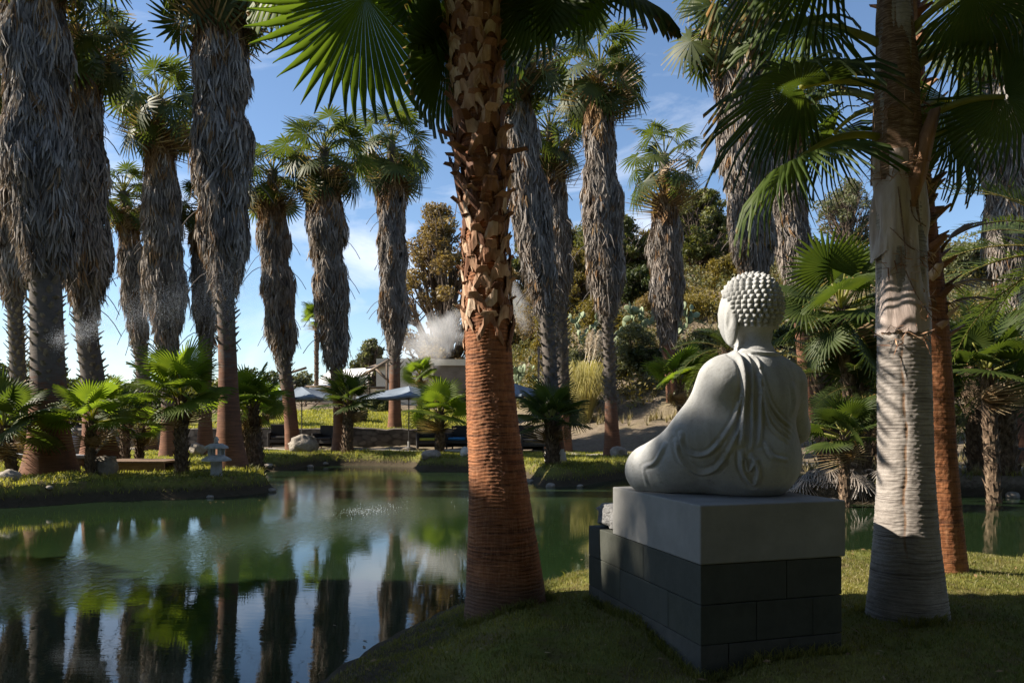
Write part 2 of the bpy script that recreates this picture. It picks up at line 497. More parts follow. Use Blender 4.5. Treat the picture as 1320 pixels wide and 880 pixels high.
def pond_sd(x, y):
    """signed distance, positive on land"""
    p = np.stack([np.asarray(x, float).ravel(), np.asarray(y, float).ravel()], 1)
    d = np.full(len(p), 1e9); inside = np.zeros(len(p), bool)
    a = POND_S; b = np.roll(POND_S, -1, 0)
    for (ax, ay), (bx, by) in zip(a, b):
        ex, ey = bx - ax, by - ay
        wx, wy = p[:, 0] - ax, p[:, 1] - ay
        t = np.clip((wx * ex + wy * ey) / (ex * ex + ey * ey + 1e-12), 0, 1)
        d = np.minimum(d, (wx - t * ex) ** 2 + (wy - t * ey) ** 2)
        cond = (ay > p[:, 1]) != (by > p[:, 1])
        with np.errstate(divide='ignore', invalid='ignore'):
            xi = ex * (p[:, 1] - ay) / (ey if ey != 0 else 1e-9) + ax
        inside ^= cond & (p[:, 0] < xi)
    d = np.sqrt(d)
    return np.where(inside, -d, d).reshape(np.shape(x))

def hill_base(x):
    return 26.2 + np.where(x < 2.5, (2.5 - x) * 1.55, -(x - 2.5) * 0.62 + 0.0) 

def height(x, y, sd=None):
    x = np.asarray(x, float); y = np.asarray(y, float)
    if sd is None: sd = pond_sd(x, y)
    near = sstep(11, 8, y)
    w = 0.26 + 1.14 * near
    top = 0.40 - 0.05 * near
    h = np.where(sd > 0, top * np.power(sstep(-0.15 * w, w, sd), 1.0), -0.6 * sstep(0, 1.0, -sd))
    p3 = np.stack([x * 0.9, y * 0.9, x * 0], -1)
    h = h + np.where(sd > 0, (vnoise(p3, 3) - 0.5) * 0.10 * sstep(0.1, 1.2, sd), 0)
    h = h + np.where(sd > 0, (vnoise(p3 * 4.3, 8) - 0.5) * 0.09 * sstep(0.0, 0.4, sd), 0)
    # back lawn behind the retaining wall
    wl_ = sstep(31.45, 31.75, y) * sstep(3.0, 1.0, x) * sstep(-19, -17, x)
    h = h + 0.62 * wl_ + 0.11 * np.clip(y - 31.7, 0, 14) * sstep(2, 0, x) * sstep(-40, -10, x)
    # hill on the right
    s = np.clip(y - np.maximum(hill_base(x), 16.5 - np.clip(x - 10, 0, 40) * 0.05), 0, None)
    hill = 0.20 * np.clip(s, 0, 6) + 0.52 * np.clip(s - 6, 0, 15) + 0.12 * np.clip(s - 21, 0, 60)
    hill = hill * sstep(-3.5, 4.5, x)
    h = h + hill + (vnoise(p3 * 0.35, 5) - 0.5) * 0.7 * sstep(3, 9, s)
    return h

def hz(x, y):
    return float(height(np.array([x]), np.array([y]))[0])

xs = np.concatenate([np.array([-600, -300, -150, -90, -60, -45, -36, -30]), np.linspace(-26, -12, 36), np.linspace(-11.7, 11.7, 196), np.linspace(12, 30, 46), np.array([34, 40, 50, 70, 100, 160, 300, 600])])
ys = np.concatenate([np.array([-300, -120, -50, -20, -10, -6, -3, -1]), np.linspace(0.2, 9, 84), np.linspace(9.15, 34, 190), np.linspace(34.4, 60, 56), np.array([64, 70, 80, 100, 140, 220, 400, 900])])
GX, GY = np.meshgrid(xs, ys)
SD = pond_sd(GX, GY)
HZ = height(GX, GY, SD)
nx, ny = len(xs), len(ys)
gi = (np.arange(ny - 1)[:, None] * nx + np.arange(nx - 1)[None, :])
gq = np.stack([gi, gi + 1, gi + nx + 1, gi + nx], -1).reshape(-1, 4)
# tone: 0 lawn, 1 bare dirt, (0..1 blended)
def dirt_mask(x, y, sd):
    s = np.clip(y - hill_base(x), -5, None)
    d = sstep(-0.4, 0.8, s) * sstep(-3.5, 0.5, x)
    d = np.maximum(d, sstep(38.5, 42, y))
    d = np.maximum(d, sstep(26.9, 27.6, y) * sstep(31.6, 31.0, y) * sstep(4, 1, x) * 0.8)
    d = np.maximum(d, 0.85 * sstep(4.6, 6.5, x) * sstep(11, 14, y))
    return d
DM = dirt_mask(GX, GY, SD)
k = NM('lawn_and_soil', 0.95, 0.1)
t = k.attr()
n1 = k.noise(0.9, 6, 0.65); n2 = k.noise(9, 5, 0.7); n3 = k.noise(55, 4, 0.7)
g = k.mix(k.ramp(n1, [(0.35, 0.0), (0.7, 1.0)]), (0.095, 0.118, 0.022), (0.19, 0.175, 0.05))
g = k.mix(k.ramp(n2, [(0.48, 0.0), (0.68, 0.8)]), g, (0.115, 0.080, 0.040))
g = k.mix(k.ramp(k.noise(2.3, 5, 0.7), [(0.52, 0.0), (0.66, 0.8)]), g, (0.13, 0.092, 0.05))
d = k.mix(k.ramp(n2, [(0.3, 0.0), (0.7, 1.0)]), (0.11, 0.086, 0.062), (0.22, 0.178, 0.130))
d = k.mix(k.ramp(n1, [(0.5, 0.0), (0.7, 0.5)]), d, (0.20, 0.17, 0.085))
mud = k.mix(n2, (0.030, 0.026, 0.016), (0.085, 0.066, 0.044))
geo = k.N.new('ShaderNodeNewGeometry')
sep = k.N.new('ShaderNodeSeparateXYZ'); k.L.new(geo.outputs['True Normal'], sep.inputs[0])
sepP = k.N.new('ShaderNodeSeparateXYZ'); k.L.new(geo.outputs['Position'], sepP.inputs[0])
f = k.ramp(k.math('ADD', t, k.math('MULTIPLY', k.math('SUBTRACT', n2, 0.5), 0.8)), [(0.4, 0.0), (0.6, 1.0)])
c = k.mix(f, g, d)
low = k.ramp(k.math('ADD', sepP.outputs['Z'], k.math('MULTIPLY', k.math('SUBTRACT', n2, 0.5), 0.25)), [(0.14, 1.0), (0.29, 0.0)])
c = k.mix(low, c, mud)
c = k.mix(k.ramp(n3, [(0.4, 0.0), (0.8, 0.5)]), c, k.mix(1.0, c, (0.5, 0.5, 0.5), 'MULTIPLY'))
k.color(c)
b1 = k.bump(n3, 0.6, 0.02); k.bump(n2, 0.5, 0.05, b1)
M['ground'] = k.m
G = Geo(); G.add(np.stack([GX, GY, HZ], -1).reshape(-1, 3), gq, None, DM.ravel())
o = G.build('ground', M['ground']); tag(o, 'lawn banks and bare soil slope around the pond', 'ground', None, 'structure')

# water
k = NM('pond_water', 0.03, 0.5)
k.b.inputs['IOR'].default_value = 1.42
t = k.attr()
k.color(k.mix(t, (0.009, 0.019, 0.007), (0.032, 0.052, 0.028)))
rip = k.noise(5.5, 3, 0.55, (1.0, 2.6, 1), 0.5)
finer = k.noise(15, 4, 0.65, (1.0, 0.5, 1), 0.6)
bn = k.N.new('ShaderNodeBump'); bn.inputs['Distance'].default_value = 0.010
k.L.new(rip, bn.inputs['Height']); k.L.new(k.math('ADD', k.math('MULTIPLY', t, 0.45), 0.045), bn.inputs['Strength'])
bn2 = k.N.new('ShaderNodeBump'); bn2.inputs['Distance'].default_value = 0.016
k.L.new(finer, bn2.inputs['Height']); k.L.new(k.math('MULTIPLY', t, 0.75), bn2.inputs['Strength'])
k.L.new(bn.outputs[0], bn2.inputs['Normal']); k.L.new(bn2.outputs[0], k.b.inputs['Normal'])
k.L.new(k.math('ADD', k.math('MULTIPLY', t, 0.03), 0.015), k.b.inputs['Roughness'])
M['water'] = k.m
wx = np.linspace(-13, 20, 200); wy = np.linspace(-2, 27, 200)
WX, WY = np.meshgrid(wx, wy)
def poly_dist(x, y, pts):
    d = np.full(np.shape(x), 1e9)
    for (ax, ay), (bx, by) in zip(pts[:-1], pts[1:]):
        ex, ey = bx - ax, by - ay
        tt = np.clip(((x - ax) * ex + (y - ay) * ey) / (ex * ex + ey * ey), 0, 1)
        d = np.minimum(d, np.hypot(x - ax - tt * ex, y - ay - tt * ey))
    return d
def wpt(px, py):
    Y = F * CAMZ / (py - YH); return ((px - 660) / F * Y, Y)
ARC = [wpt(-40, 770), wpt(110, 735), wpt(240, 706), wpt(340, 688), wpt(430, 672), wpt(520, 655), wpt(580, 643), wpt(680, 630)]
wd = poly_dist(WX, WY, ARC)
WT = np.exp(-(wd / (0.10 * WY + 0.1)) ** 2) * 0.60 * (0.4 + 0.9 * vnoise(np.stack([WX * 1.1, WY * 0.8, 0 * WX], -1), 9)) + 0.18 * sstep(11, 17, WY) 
wi = (np.arange(199)[:, None] * 200 + np.arange(199)[None, :])
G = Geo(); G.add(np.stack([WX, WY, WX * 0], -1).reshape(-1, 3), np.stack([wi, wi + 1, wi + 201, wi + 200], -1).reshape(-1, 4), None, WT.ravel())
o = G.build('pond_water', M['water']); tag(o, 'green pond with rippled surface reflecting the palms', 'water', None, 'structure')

# path ribbon
def ribbon(name, pts, width, mat, lift=0.02, n=80):
    c = spline(np.array(pts), n)
    T = np.gradient(c, axis=0); T /= np.linalg.norm(T, axis=1)[:, None]
    Nn = np.stack([-T[:, 1], T[:, 0]], 1)
    a = c + Nn * width / 2; b = c - Nn * width / 2
    za = height(a[:, 0], a[:, 1]); zb = height(b[:, 0], b[:, 1]); z = np.maximum(za, zb) + lift
    v = np.concatenate([np.column_stack([a, z]), np.column_stack([b, z]), np.column_stack([a, z - 0.3]), np.column_stack([b, z - 0.3])])
    i = np.arange(n - 1)
    q = np.concatenate([np.stack([i + n, i + n + 1, i + 1, i], 1), np.stack([i, i + 1, i + 1 + 2 * n, i + 2 * n], 1), np.stack([i + n, i + 3 * n, i + 3 * n + 1, i + n + 1], 1)])
    return Geo().add(v, q, None).build(name, mat, smooth=False)
M['path'] = simple('pale_concrete_path', (0.24, 0.22, 0.19), (0.34, 0.31, 0.27), 2, 0.9, 0.3, 40)
o = ribbon('path', [(-22, 27.5), (-14, 28.5), (-8, 28.3), (-3, 27.5), (1, 25.8), (4, 23.8), (6.5, 20.5), (9.5, 18.4), (14, 17.6), (24, 17.5)], 0.9, M['path'])
tag(o, 'narrow pale concrete path along the far side of the pond', 'path', None, 'structure')

# ------------------------------------------------------------------ leaf templates
def fan_blade(nseg=30, span=300.0, split=0.55, droop=0.30, pleat=0.02, tipdroop=0.5, cup=0.1, seed=0, rows=None, simple_=False):
    rng = np.random.default_rng(seed)
    span = rad(span); w = span / nseg / 2
    rr = np.array(rows if rows is not None else [0.03, 0.28, split, 0.80, 1.0])
    V, Q, A = [], [], []
    for i in range(nseg):
        a = -span / 2 + (i + 0.5) * span / nseg
        ln = (0.80 + 0.20 * math.cos(a * 0.55)) * rng.uniform(0.94, 1.04)
        td = tipdroop * rng.uniform(0.5, 1.6)
        sw = rng.normal(0, 0.05)
        base = len(V)
        for r in rr:
            if r <= split + 1e-6:
                ws = w * 1.0
            else:
                ws = w * split / r * (1 - (r - split) / (1 - split)) ** 0.8 * 0.9 + 0.0015
            aa = a + sw * max(0, r - split)
            R_ = r * ln if r > split else r * (ln * 0.35 + 0.65)
            for j, da in enumerate((-ws, 0, ws)):
                an = aa + da
                x = R_ * math.sin(an); y = R_ * math.cos(an)
                z = (pleat * r if j == 1 else -pleat * r * 0.4)
                z -= droop * r * r + td * max(0, r - split) ** 2
                z -= cup * abs(math.sin(a)) ** 1.5 * r
                V.append((x, y, z)); A.append(r * rng.uniform(0.96, 1.03) if r > split else r)
        for k_ in range(len(rr) - 1):
            for j in range(2):
                p = base + k_ * 3 + j
                Q.append((p, p + 1, p + 4, p + 3))
    return np.array(V), np.array(Q), np.zeros((0, 3), np.int64), np.array(A)

def fan_blade_lo(nseg=22, span=300.0, split=0.55, droop=0.3, tipdroop=0.6, cup=0.12, seed=0):
    rng = np.random.default_rng(seed)
    span = rad(span); w = span / nseg / 2
    V, Q, A = [], [], []
    for i in range(nseg):
        a = -span / 2 + (i + 0.5) * span / nseg
        ln = (0.80 + 0.20 * math.cos(a * 0.55)) * rng.uniform(0.9, 1.05)
        td = tipdroop * rng.uniform(0.4, 1.7); base = len(V)
        zz = 0.02 if i % 2 else -0.02
        for r, ws in ((0.03, w), (split, w), (1.0, w * 0.12)):
            R_ = r * ln
            for da in (-ws, ws):
                an = a + da
                V.append((R_ * math.sin(an), R_ * math.cos(an), zz * r - droop * r * r - td * max(0, r - split) ** 2 - cup * abs(math.sin(a)) ** 1.5 * r))
                A.append(r)
        Q += [(base, base + 1, base + 3, base + 2), (base + 2, base + 3, base + 5, base + 4)]
    return np.array(V), np.array(Q), np.zeros((0, 3), np.int64), np.array(A)

def frond(blade, R, pet, sag=0.1, pr=0.018, bend=-15.0):
    """petiole along +Y from the origin, blade at its end"""
    g = Geo()
    t = np.linspace(0, 1, 7)
    pts = np.stack([t * 0, pet * t, -sag * pet * t * t], 1)
    v, q, tr = tube(pts, np.linspace(pr * 1.5, pr * 0.7, 7), 5)
    g.add(v, q, tr, -0.5)
    a = -math.atan(2 * sag) + rad(bend)
    Mx = np.eye(4); Mx[:3, :3] = np.array(Matrix.Rotation(a, 3, 'X')) * R; Mx[:3, 3] = pts[-1]
    g.merge(blade, Mx)
    return g.arrays()

def feather(L=2.2, n=46, lw=0.03, ll=0.42, droop=0.9, seed=0):
    rng = np.random.default_rng(seed)
    t = np.linspace(0, 1, 14)
    pts = np.stack([0 * t, L * (t - 0.12 * t ** 3), -droop * t ** 2.2 + 0.10 * t], 1)
    g = Geo()
    v, q, tr = tube(pts, np.linspace(0.022, 0.004, 14) * (L / 2.2), 5); g.add(v, q, tr, -0.5)
    T, X, Yv = frames(pts)
    V, Q, A = [], [], []
    for s in (-1, 1):
        for i in range(n):
            u = 0.16 + 0.84 * i / n + rng.uniform(-0.005, 0.005)
            k_ = min(u, 0.999) * 13; j = int(k_); f = k_ - j
            p = pts[j] * (1 - f) + pts[j + 1] * f
            tg = T[j]
            side = np.array([s * 1.0, 0, 0])
            up = np.cross(np.array([1.0, 0, 0]), tg)
            l = ll * (0.55 + 0.45 * math.sin(PI * min(1, u * 1.05) ** 0.8)) * rng.uniform(0.85, 1.1)
            d = norm(side * 0.75 + tg * 0.65 + up * rng.uniform(0.05, 0.5))
            w_ = np.cross(d, up); w_ = norm(w_) * lw / 2
            b = len(V)
            e1 = p + d * l * 0.55; e2 = p + d * l + np.array([0, 0, -0.10 * l])
            V += [p - w_ * 0.5, p + w_ * 0.5, e1 - w_, e1 + w_, e2 - w_ * 0.1, e2 + w_ * 0.1]
            A += [0.1, 0.1, 0.5, 0.5, 0.95 * rng.uniform(0.8, 1.05), 0.95]
            Q += [(b, b + 1, b + 3, b + 2), (b + 2, b + 3, b + 5, b + 4)]
    g.add(np.array(V), Q, None, np.array(A))
    return g.arrays()

BL_HI = [fan_blade(46, 250, 0.68, 0.12, 0.034, 0.8, 0.08, s) for s in range(3)]
BL_SP = [fan_blade(44, 285, 0.44, 0.14, 0.030, 1.0, 0.10, 70 + s) for s in range(3)]
BL_MID = [fan_blade(32, 270, 0.60, 0.08, 0.022, 0.40, 0.05, 10 + s, rows=[0.03, 0.55, 0.8, 1.0]) for s in range(3)]
BL_LO = [fan_blade_lo(22, 260, 0.52, 0.10, 0.5, 0.12, 20 + s) for s in range(4)]
BL_DEAD = [fan_blade_lo(18, 220, 0.4, 0.9, 1.2, 0.7, 30 + s) for s in range(3)]

def rot_az_el(az, el, roll=0.0):
    """+Y axis sent to azimuth az (from +Y clockwise to +X) and elevation el"""
    return Matrix.Rotation(-az, 4, 'Z') @ Matrix.Rotation(el, 4, 'X') @ Matrix.Rotation(roll, 4, 'Y')

# ------------------------------------------------------------------ tall skirted palms
def skirt_geo(path, rfun, t0, t1, n, rng, seglen, width, topbrown=0.12):
    """hanging dead leaves round the path between parameters t0 (bottom) and t1 (top)"""
    g = Geo()
    S = 60
    pp = path(np.linspace(0, 1, S))
    # dark core
    tt = np.linspace(t0 + 0.01, t1, 16)
    c = path(tt)
    rr = np.array([rfun((x - t0) / (t1 - t0)) for x in tt]) * 0.80
    v, q, tr = tube(c, rr, 14); g.add(v, q, tr, 0.18)
    # strands
    K = 7; m_ = n // K; n = m_ * K                      # a dead leaf is a cluster of K strands
    cu = rng.uniform(0.0, 1.03, m_); cth = rng.uniform(0, 2 * PI, m_)
    cfl = rng.normal(0.10, 0.13, m_) + 0.25 * (rng.random(m_) < 0.10); cln = rng.normal(0, 0.16, m_); ctn = rng.normal(0.5, 0.17, m_); cbr = rng.uniform(0.3, 1.7, m_); cL = rng.uniform(0.7, 1.35, m_)
    rep = lambda a: np.repeat(a, K)
    off_ = np.tile(np.linspace(-1, 1, K), m_) + rng.normal(0, .2, n)
    u = rep(cu) + rng.uniform(-0.008, 0.008, n)
    rm_ = np.array([max(0.2, rfun(min(1, max(0, x)))) for x in cu])
    th = rep(cth) + off_ * 0.055 / rep(rm_)
    base = path(t0 + u * (t1 - t0))
    clump = vnoise(np.stack([np.cos(th) * 2.2, np.sin(th) * 2.2, u * 9], 1), 17) - 0.5
    r = np.array([rfun(min(1, max(0, x))) for x in u]) * (0.90 + 0.42 * clump + rng.uniform(-0.06, 0.10, n))
    L = seglen * rep(cL) * rng.uniform(0.6, 1.25, n)
    W = width * rng.uniform(0.5, 1.5, n)
    out = np.stack([np.cos(th), np.sin(th), 0 * th], 1); tan = np.stack([-np.sin(th), np.cos(th), 0 * th], 1)
    yaw = rng.normal(0, 0.7, n)
    wd_ = tan * np.cos(yaw)[:, None] + out * np.sin(yaw)[:, None]
    flare = rep(cfl) + rng.normal(0.0, 0.07, n)
    lean = rep(cln) * 0.75 + off_ * 0.12 + rng.normal(0, 0.05, n)
    p0 = base + out * r[:, None]
    down = np.array([0, 0, -1.0])
    d1 = down + out * (flare)[:, None] + tan * lean[:, None]
    p1 = p0 + d1 * (L * 0.45)[:, None]
    d2 = down + out * (flare * 0.2 - 0.05)[:, None] + tan * (lean * 1.6)[:, None]
    p2 = p1 + d2 * (L * 0.40)[:, None]
    p3 = p2 + (down + tan * lean[:, None] * 2 + out * rng.normal(0, 0.25, n)[:, None]) * (L * 0.25)[:, None]
    fold = out * (W * 0.22)[:, None]
    V = np.stack([p0 - wd_ * (W * 0.25)[:, None], p0 + wd_ * (W * 0.25)[:, None],
                  p1 - wd_ * (W * 0.5)[:, None], p1 + fold, p1 + wd_ * (W * 0.5)[:, None],
                  p2 - wd_ * (W * 0.42)[:, None], p2 + wd_ * (W * 0.42)[:, None] + fold * 0.5,
                  p3 - wd_ * (W * 0.05)[:, None], p3 + wd_ * (W * 0.05)[:, None]], 1)
    base_i = np.arange(n)[:, None] * 9
    Q = np.concatenate([base_i + np.array([[5, 6, 8, 7]])], 0)
    T_ = np.concatenate([base_i + np.array([[0, 3, 2]]), base_i + np.array([[0, 1, 3]]), base_i + np.array([[1, 4, 3]]),
                         base_i + np.array([[2, 3, 5]]), base_i + np.array([[3, 6, 5]]), base_i + np.array([[3, 4, 6]])], 0)
    tone = np.clip(rep(ctn) + rng.normal(0.0, 0.15, n) + clump * 0.4, 0.02, 0.96)  # sunken clumps get a darker tone, gap shade put into the colour
    brown = (u > 1 - topbrown * rep(cbr)) | rep(rng.random(m_) < 0.07)
    tone = tone + np.where(brown, 2.0, 0.0)
    g.add(V.reshape(-1, 3), Q, T_, np.repeat(tone, 9))
    return g

def tall_palm(label, Y, base, skb, skt, hw, crown, cr, tb, tt_, seed, nl=34, group='tall palms with dead leaf skirts', strands=3200, red=None, white_foot=False, leafmat='leaf_far', fat=1.0):
    """base, skb, skt, crown: photo points (px,py); hw: half widths bottom, mid, top of the skirt; tb, tt_: trunk half width at foot / under skirt"""
    rng = np.random.default_rng(seed)
    s = Y / F
    b = P(base[0], base[1], Y); b[2] = hz(b[0], Y)
    root = empty('skirted_palm', b, label, 'palm tree', group)
    kb, kt, cc = P(*skb, Y) - b, P(*skt, Y) - b, P(*crown, Y) - b
    kb[1] += rng.uniform(-.2, .2); cc[1] = kt[1] + rng.uniform(-.2, .2)
    pts = np.array([(0, 0, -0.25), (kb * 0.5)[:3] * np.array([0.9, 1, 1]), kb, (kb + kt) / 2, kt, cc])
    path_pts = spline(pts, 160)
    zz = path_pts[:, 2]
    def at_z(z):
        i = np.clip(np.searchsorted(zz, z), 1, 159)
        f = np.clip((z - zz[i - 1]) / (zz[i] - zz[i - 1] + 1e-9), 0, 1)
        return path_pts[i - 1] * (1 - f)[..., None] + path_pts[i] * f[..., None]
    top = zz[-1]
    # trunk
    ztr = np.concatenate([np.linspace(-0.25, 0.8, 14), np.linspace(0.9, top, 46)])
    ctr = at_z(ztr)
    flare = np.exp(-np.clip(ztr, 0, None) / (0.13 * max(2.0, kb[2]) + 0.28))
    rr = s * (tt_ + (tb - tt_) * flare) * (1 - 0.25 * np.clip(ztr / top, 0, 1) ** 2)
    v, q, tr = tube(ctr, rr, 20)
    nv = len(ztr) * 20
    nzv = vnoise(v * np.array([6, 6, 14]), seed) - 0.5
    v[:nv] += (nzv[:nv, None]) * 0.05 * norm(np.array([1, 1, 0]))[None, :] * s * 15
    redz = (red if red is not None else 0.45) * kb[2]
    tone = np.clip(v[:, 2] / max(redz, 0.1) * 0.5, -0.1, 1.2)
    if white_foot: tone = np.where(v[:, 2] < 0.30 + 0.15 * nzv, -0.5, tone)
    Geo().add(v, q, tr, tone).build('trunk', M['trunk_far'], root)
    # cut leaf bases on the bare part above the red bark
    g = Geo()
    nst = int(90 * max(0.2, (kb[2] - redz) / 2.0))
    for i in range(nst):
        z = redz + (kb[2] + 0.3 - redz) * (i + rng.uniform(0, 1)) / nst
        th = i * 2.39996 + rng.uniform(-.2, .2)
        c = at_z(np.array([z]))[0]; r0 = s * tt_ * 0.95
        o_ = np.array([math.cos(th), math.sin(th), 0]); tn = np.array([-math.sin(th), math.cos(th), 0])
        L = rng.uniform(0.09, 0.20) * (0.6 + 0.4 * s * 50); W = rng.uniform(0.05, 0.085)
        a0 = c + o_ * r0
        e = a0 + o_ * L * 0.75 + np.array([0, 0, L * rng.uniform(0.3, 0.9)])
        dn = np.array([0, 0, -0.06])
        g.add([a0 - tn * W, a0 + tn * W, a0 + dn, e - tn * W * .5, e + tn * W * .5, e + dn * .4], [(0, 1, 4, 3), (1, 2, 5, 4), (2, 0, 3, 5)], [(3, 4, 5)])
    if nst > 2: g.build('leaf_stub', M['stub'], root, smooth=False)['kind'] = 'stuff'
    # skirt
    hb, hm, ht = hw
    def rfun(u):
        x = (hb * (1 - u) * (1 - 2 * u) + 4 * hm * u * (1 - u) + ht * u * (2 * u - 1))
        return s * x * fat * (0.80 + 0.16 * math.sin(u * (5 + seed % 4) + seed * 1.7) * math.sin(u * 11 + seed)) * (0.55 + 0.45 * min(1, u / 0.16))
    sb, st_ = kb[2], kt[2]
    path = lambda t: at_z(np.asarray(t, float))
    dens = int(3.0 * strands * np.clip(((st_ - sb) * s * hm * 2) / 7.0, 0.55, 1.5))
    g = skirt_geo(path, rfun, sb + 0.25, st_, dens, rng, 0.36, 0.034)
    for i in range(int(16)):
        th = rng.uniform(0, 2 * PI); z = rng.uniform(sb, st_); c = at_z(np.array([z]))[0]; o_ = np.array([math.cos(th), math.sin(th), 0])
        r0 = rfun((z - sb) / (st_ - sb)); L = rng.uniform(0.3, 0.9)
        tt = np.linspace(0, 1, 5)[:, None]
        pts_ = c + o_ * r0 * 0.9 + o_ * L * tt + np.array([0, 0, -1.0]) * (L * 0.9 * tt ** 2)
        v, q, tr = tube(pts_, 0.012, 4); g.add(v, q, tr, 0.2)
    g.build('dead_leaf_skirt', M['thatch'], root)
    # crown
    g = Geo(); gd = Geo()
    Rf = s * cr
    for i in range(nl):
        u = (i + 0.5) / nl
        el = rad(82 - 125 * u ** 0.95 + rng.uniform(-9, 9)); az = i * 2.39996 + rng.uniform(-.3, .3)
        ln = 1.08 * Rf * rng.uniform(0.85, 1.12) * (0.85 + 0.15 * math.cos(el))
        pet = ln * 0.66; R = ln * 0.46
        fr_ = frond(BL_LO[rng.integers(4)], R, pet, sag=0.16, pr=0.02, bend=-20 + rng.uniform(-25, 15))
        Mx = np.array(Matrix.Translation((0, 0, -0.35 * u * Rf)) @ rot_az_el(az, el, rng.normal(0, 0.6)))
        Mx[:3, 3] += cc
        g.merge(fr_, Mx, tone_add=(0.0 if rng.random() > 0.12 else 0.15))
    for i in range(int(nl * 0.45)):
        az = rng.uniform(0, 2 * PI); el = rad(rng.uniform(-78, -28))
        ln = Rf * rng.uniform(0.55, 0.95)
        fr_ = frond(BL_DEAD[rng.integers(3)], ln * 0.55, ln * 0.42, sag=0.3, pr=0.016, bend=-35)
        Mx = np.array(rot_az_el(az, el, rng.normal(0, 0.5)))
        Mx[:3, 3] += cc + (kt - cc) * rng.uniform(0.3, 1.0)
        gd.merge(fr_, Mx)
    g.build('crown', M[leafmat], root)
    gd.build('dead_fronds', M['leaf_dead'], root)
    return root

tall_palm('massive thick-skirted palm nearest the left edge of the photo', 16.3, (65, 608), (58, 350), (40, -30), (38, 48, 46), (38, -110), 110, 36, 19, 1, strands=4600, red=0.40)
tall_palm('tall palm with brown skirt just right of the massive left-edge palm', 19, (131, 598), (113, 405), (102, 75), (26, 33, 22), (98, 35), 78, 30, 13, 2, strands=3800, red=0.45)
tall_palm('shorter brownish palm half hidden behind the palm left of the leftmost gap', 27, (192, 578), (184, 450), (165, 288), (12, 16, 13), (161, 248), 44, 14, 8, 3, strands=2200)
tall_palm('palm with full green crown between the brown-skirted palm and the narrow tall trunk', 23, (221, 585), (213, 455), (205, 180), (22, 27, 22), (205, 128), 62, 16, 10, 4, strands=3400)
tall_palm('tall palm beside the stone lantern, crown cut by the top edge', 17.6, (297, 603), (288, 375), (282, 15), (30, 38, 30), (283, -55), 95, 25, 11, 5, strands=4200, red=0.66)
tall_palm('thin dark palm skirt tucked behind the tall lantern palm', 24, (264, 580), (266, 448), (262, 300), (14, 18, 16), (262, 262), 34, 13, 7, 6, strands=2000, red=0.8)
tall_palm('left palm of the trio behind the blue umbrellas', 28, (379, 576), (366, 468), (350, 265), (16, 25, 21), (350, 218), 52, 11, 8, 7, strands=3000, red=0.7)
tall_palm('middle palm of the trio behind the blue umbrellas', 27, (442, 571), (434, 472), (418, 245), (20, 26, 23), (416, 188), 60, 15, 8, 8, strands=3200, red=0.8)
tall_palm('right palm of the trio, slim dark skirt above the open blue umbrella', 33, (509, 556), (508, 450), (504, 232), (15, 22, 22), (505, 182), 57, 10, 7, 9, strands=3000, red=0.75)
tall_palm('leaning grey-skirted palm close behind the red foreground trunk', 19.8, (717, 596), (703, 395), (664, 105), (17, 27, 22), (660, 65), 76, 15, 9, 10, strands=3800, red=0.22, white_foot=True)
tall_palm('thinner palm behind the leaning grey-skirted palm', 26, (728, 570), (722, 395), (711, 215), (14, 20, 17), (709, 165), 55, 11, 8, 11, strands=2600, red=0.4)
tall_palm('palm with knobbly bare trunk and red foot on the sunny lawn', 23, (790, 581), (782, 405), (771, 130), (20, 27, 20), (773, 80), 68, 13, 7, 12, strands=3600, red=0.36)
tall_palm('palm with open star-shaped crown in front of the wooded hill', 31, (868, 557), (862, 442), (857, 255), (17, 23, 19), (857, 198), 58, 9, 8, 13, nl=24, strands=3000, red=1.0)
tall_palm('thick grey-skirted palm rising right behind the statue head', 21, (987, 580), (976, 368), (950, 55), (26, 36, 30), (945, 5), 85, 18, 11, 14, strands=4200, red=0.5)
tall_palm('pale skirted palm right of the one behind the statue head', 27, (1043, 566), (1032, 395), (1008, 165), (20, 28, 25), (1004, 125), 65, 14, 9, 15, strands=3200, red=0.9)
tall_palm('skirted palm by the right edge of the photo', 20, (1320, 585), (1306, 400), (1284, 50), (27, 33, 30), (1280, 0), 85, 18, 11, 16, strands=3800, red=0.5)
tall_palm('slim palm trunk at the extreme left edge behind the massive palm', 24, (27, 585), (15, 388), (3, 150), (16, 26, 24), (0, 100), 62, 15, 9, 17, strands=2800, red=0.3)

# a palm of the same kind left of the camera whose skirt shades the lower half of the statue
_s = 4.4 / F
def _off(x, z): return (660 + x / _s, YH - (z - CAMZ) / _s)
tall_palm('skirted palm on the left shore beside the camera shading the statue', 4.4, _off(-13.5, 0.35), _off(-13.5, 3.2), _off(-13.5, 10.6), (0.55 / _s, 0.80 / _s, 0.7 / _s), _off(-13.5, 11.0), 1.0 / _s, 0.4 / _s, 0.22 / _s, 18, strands=2500)

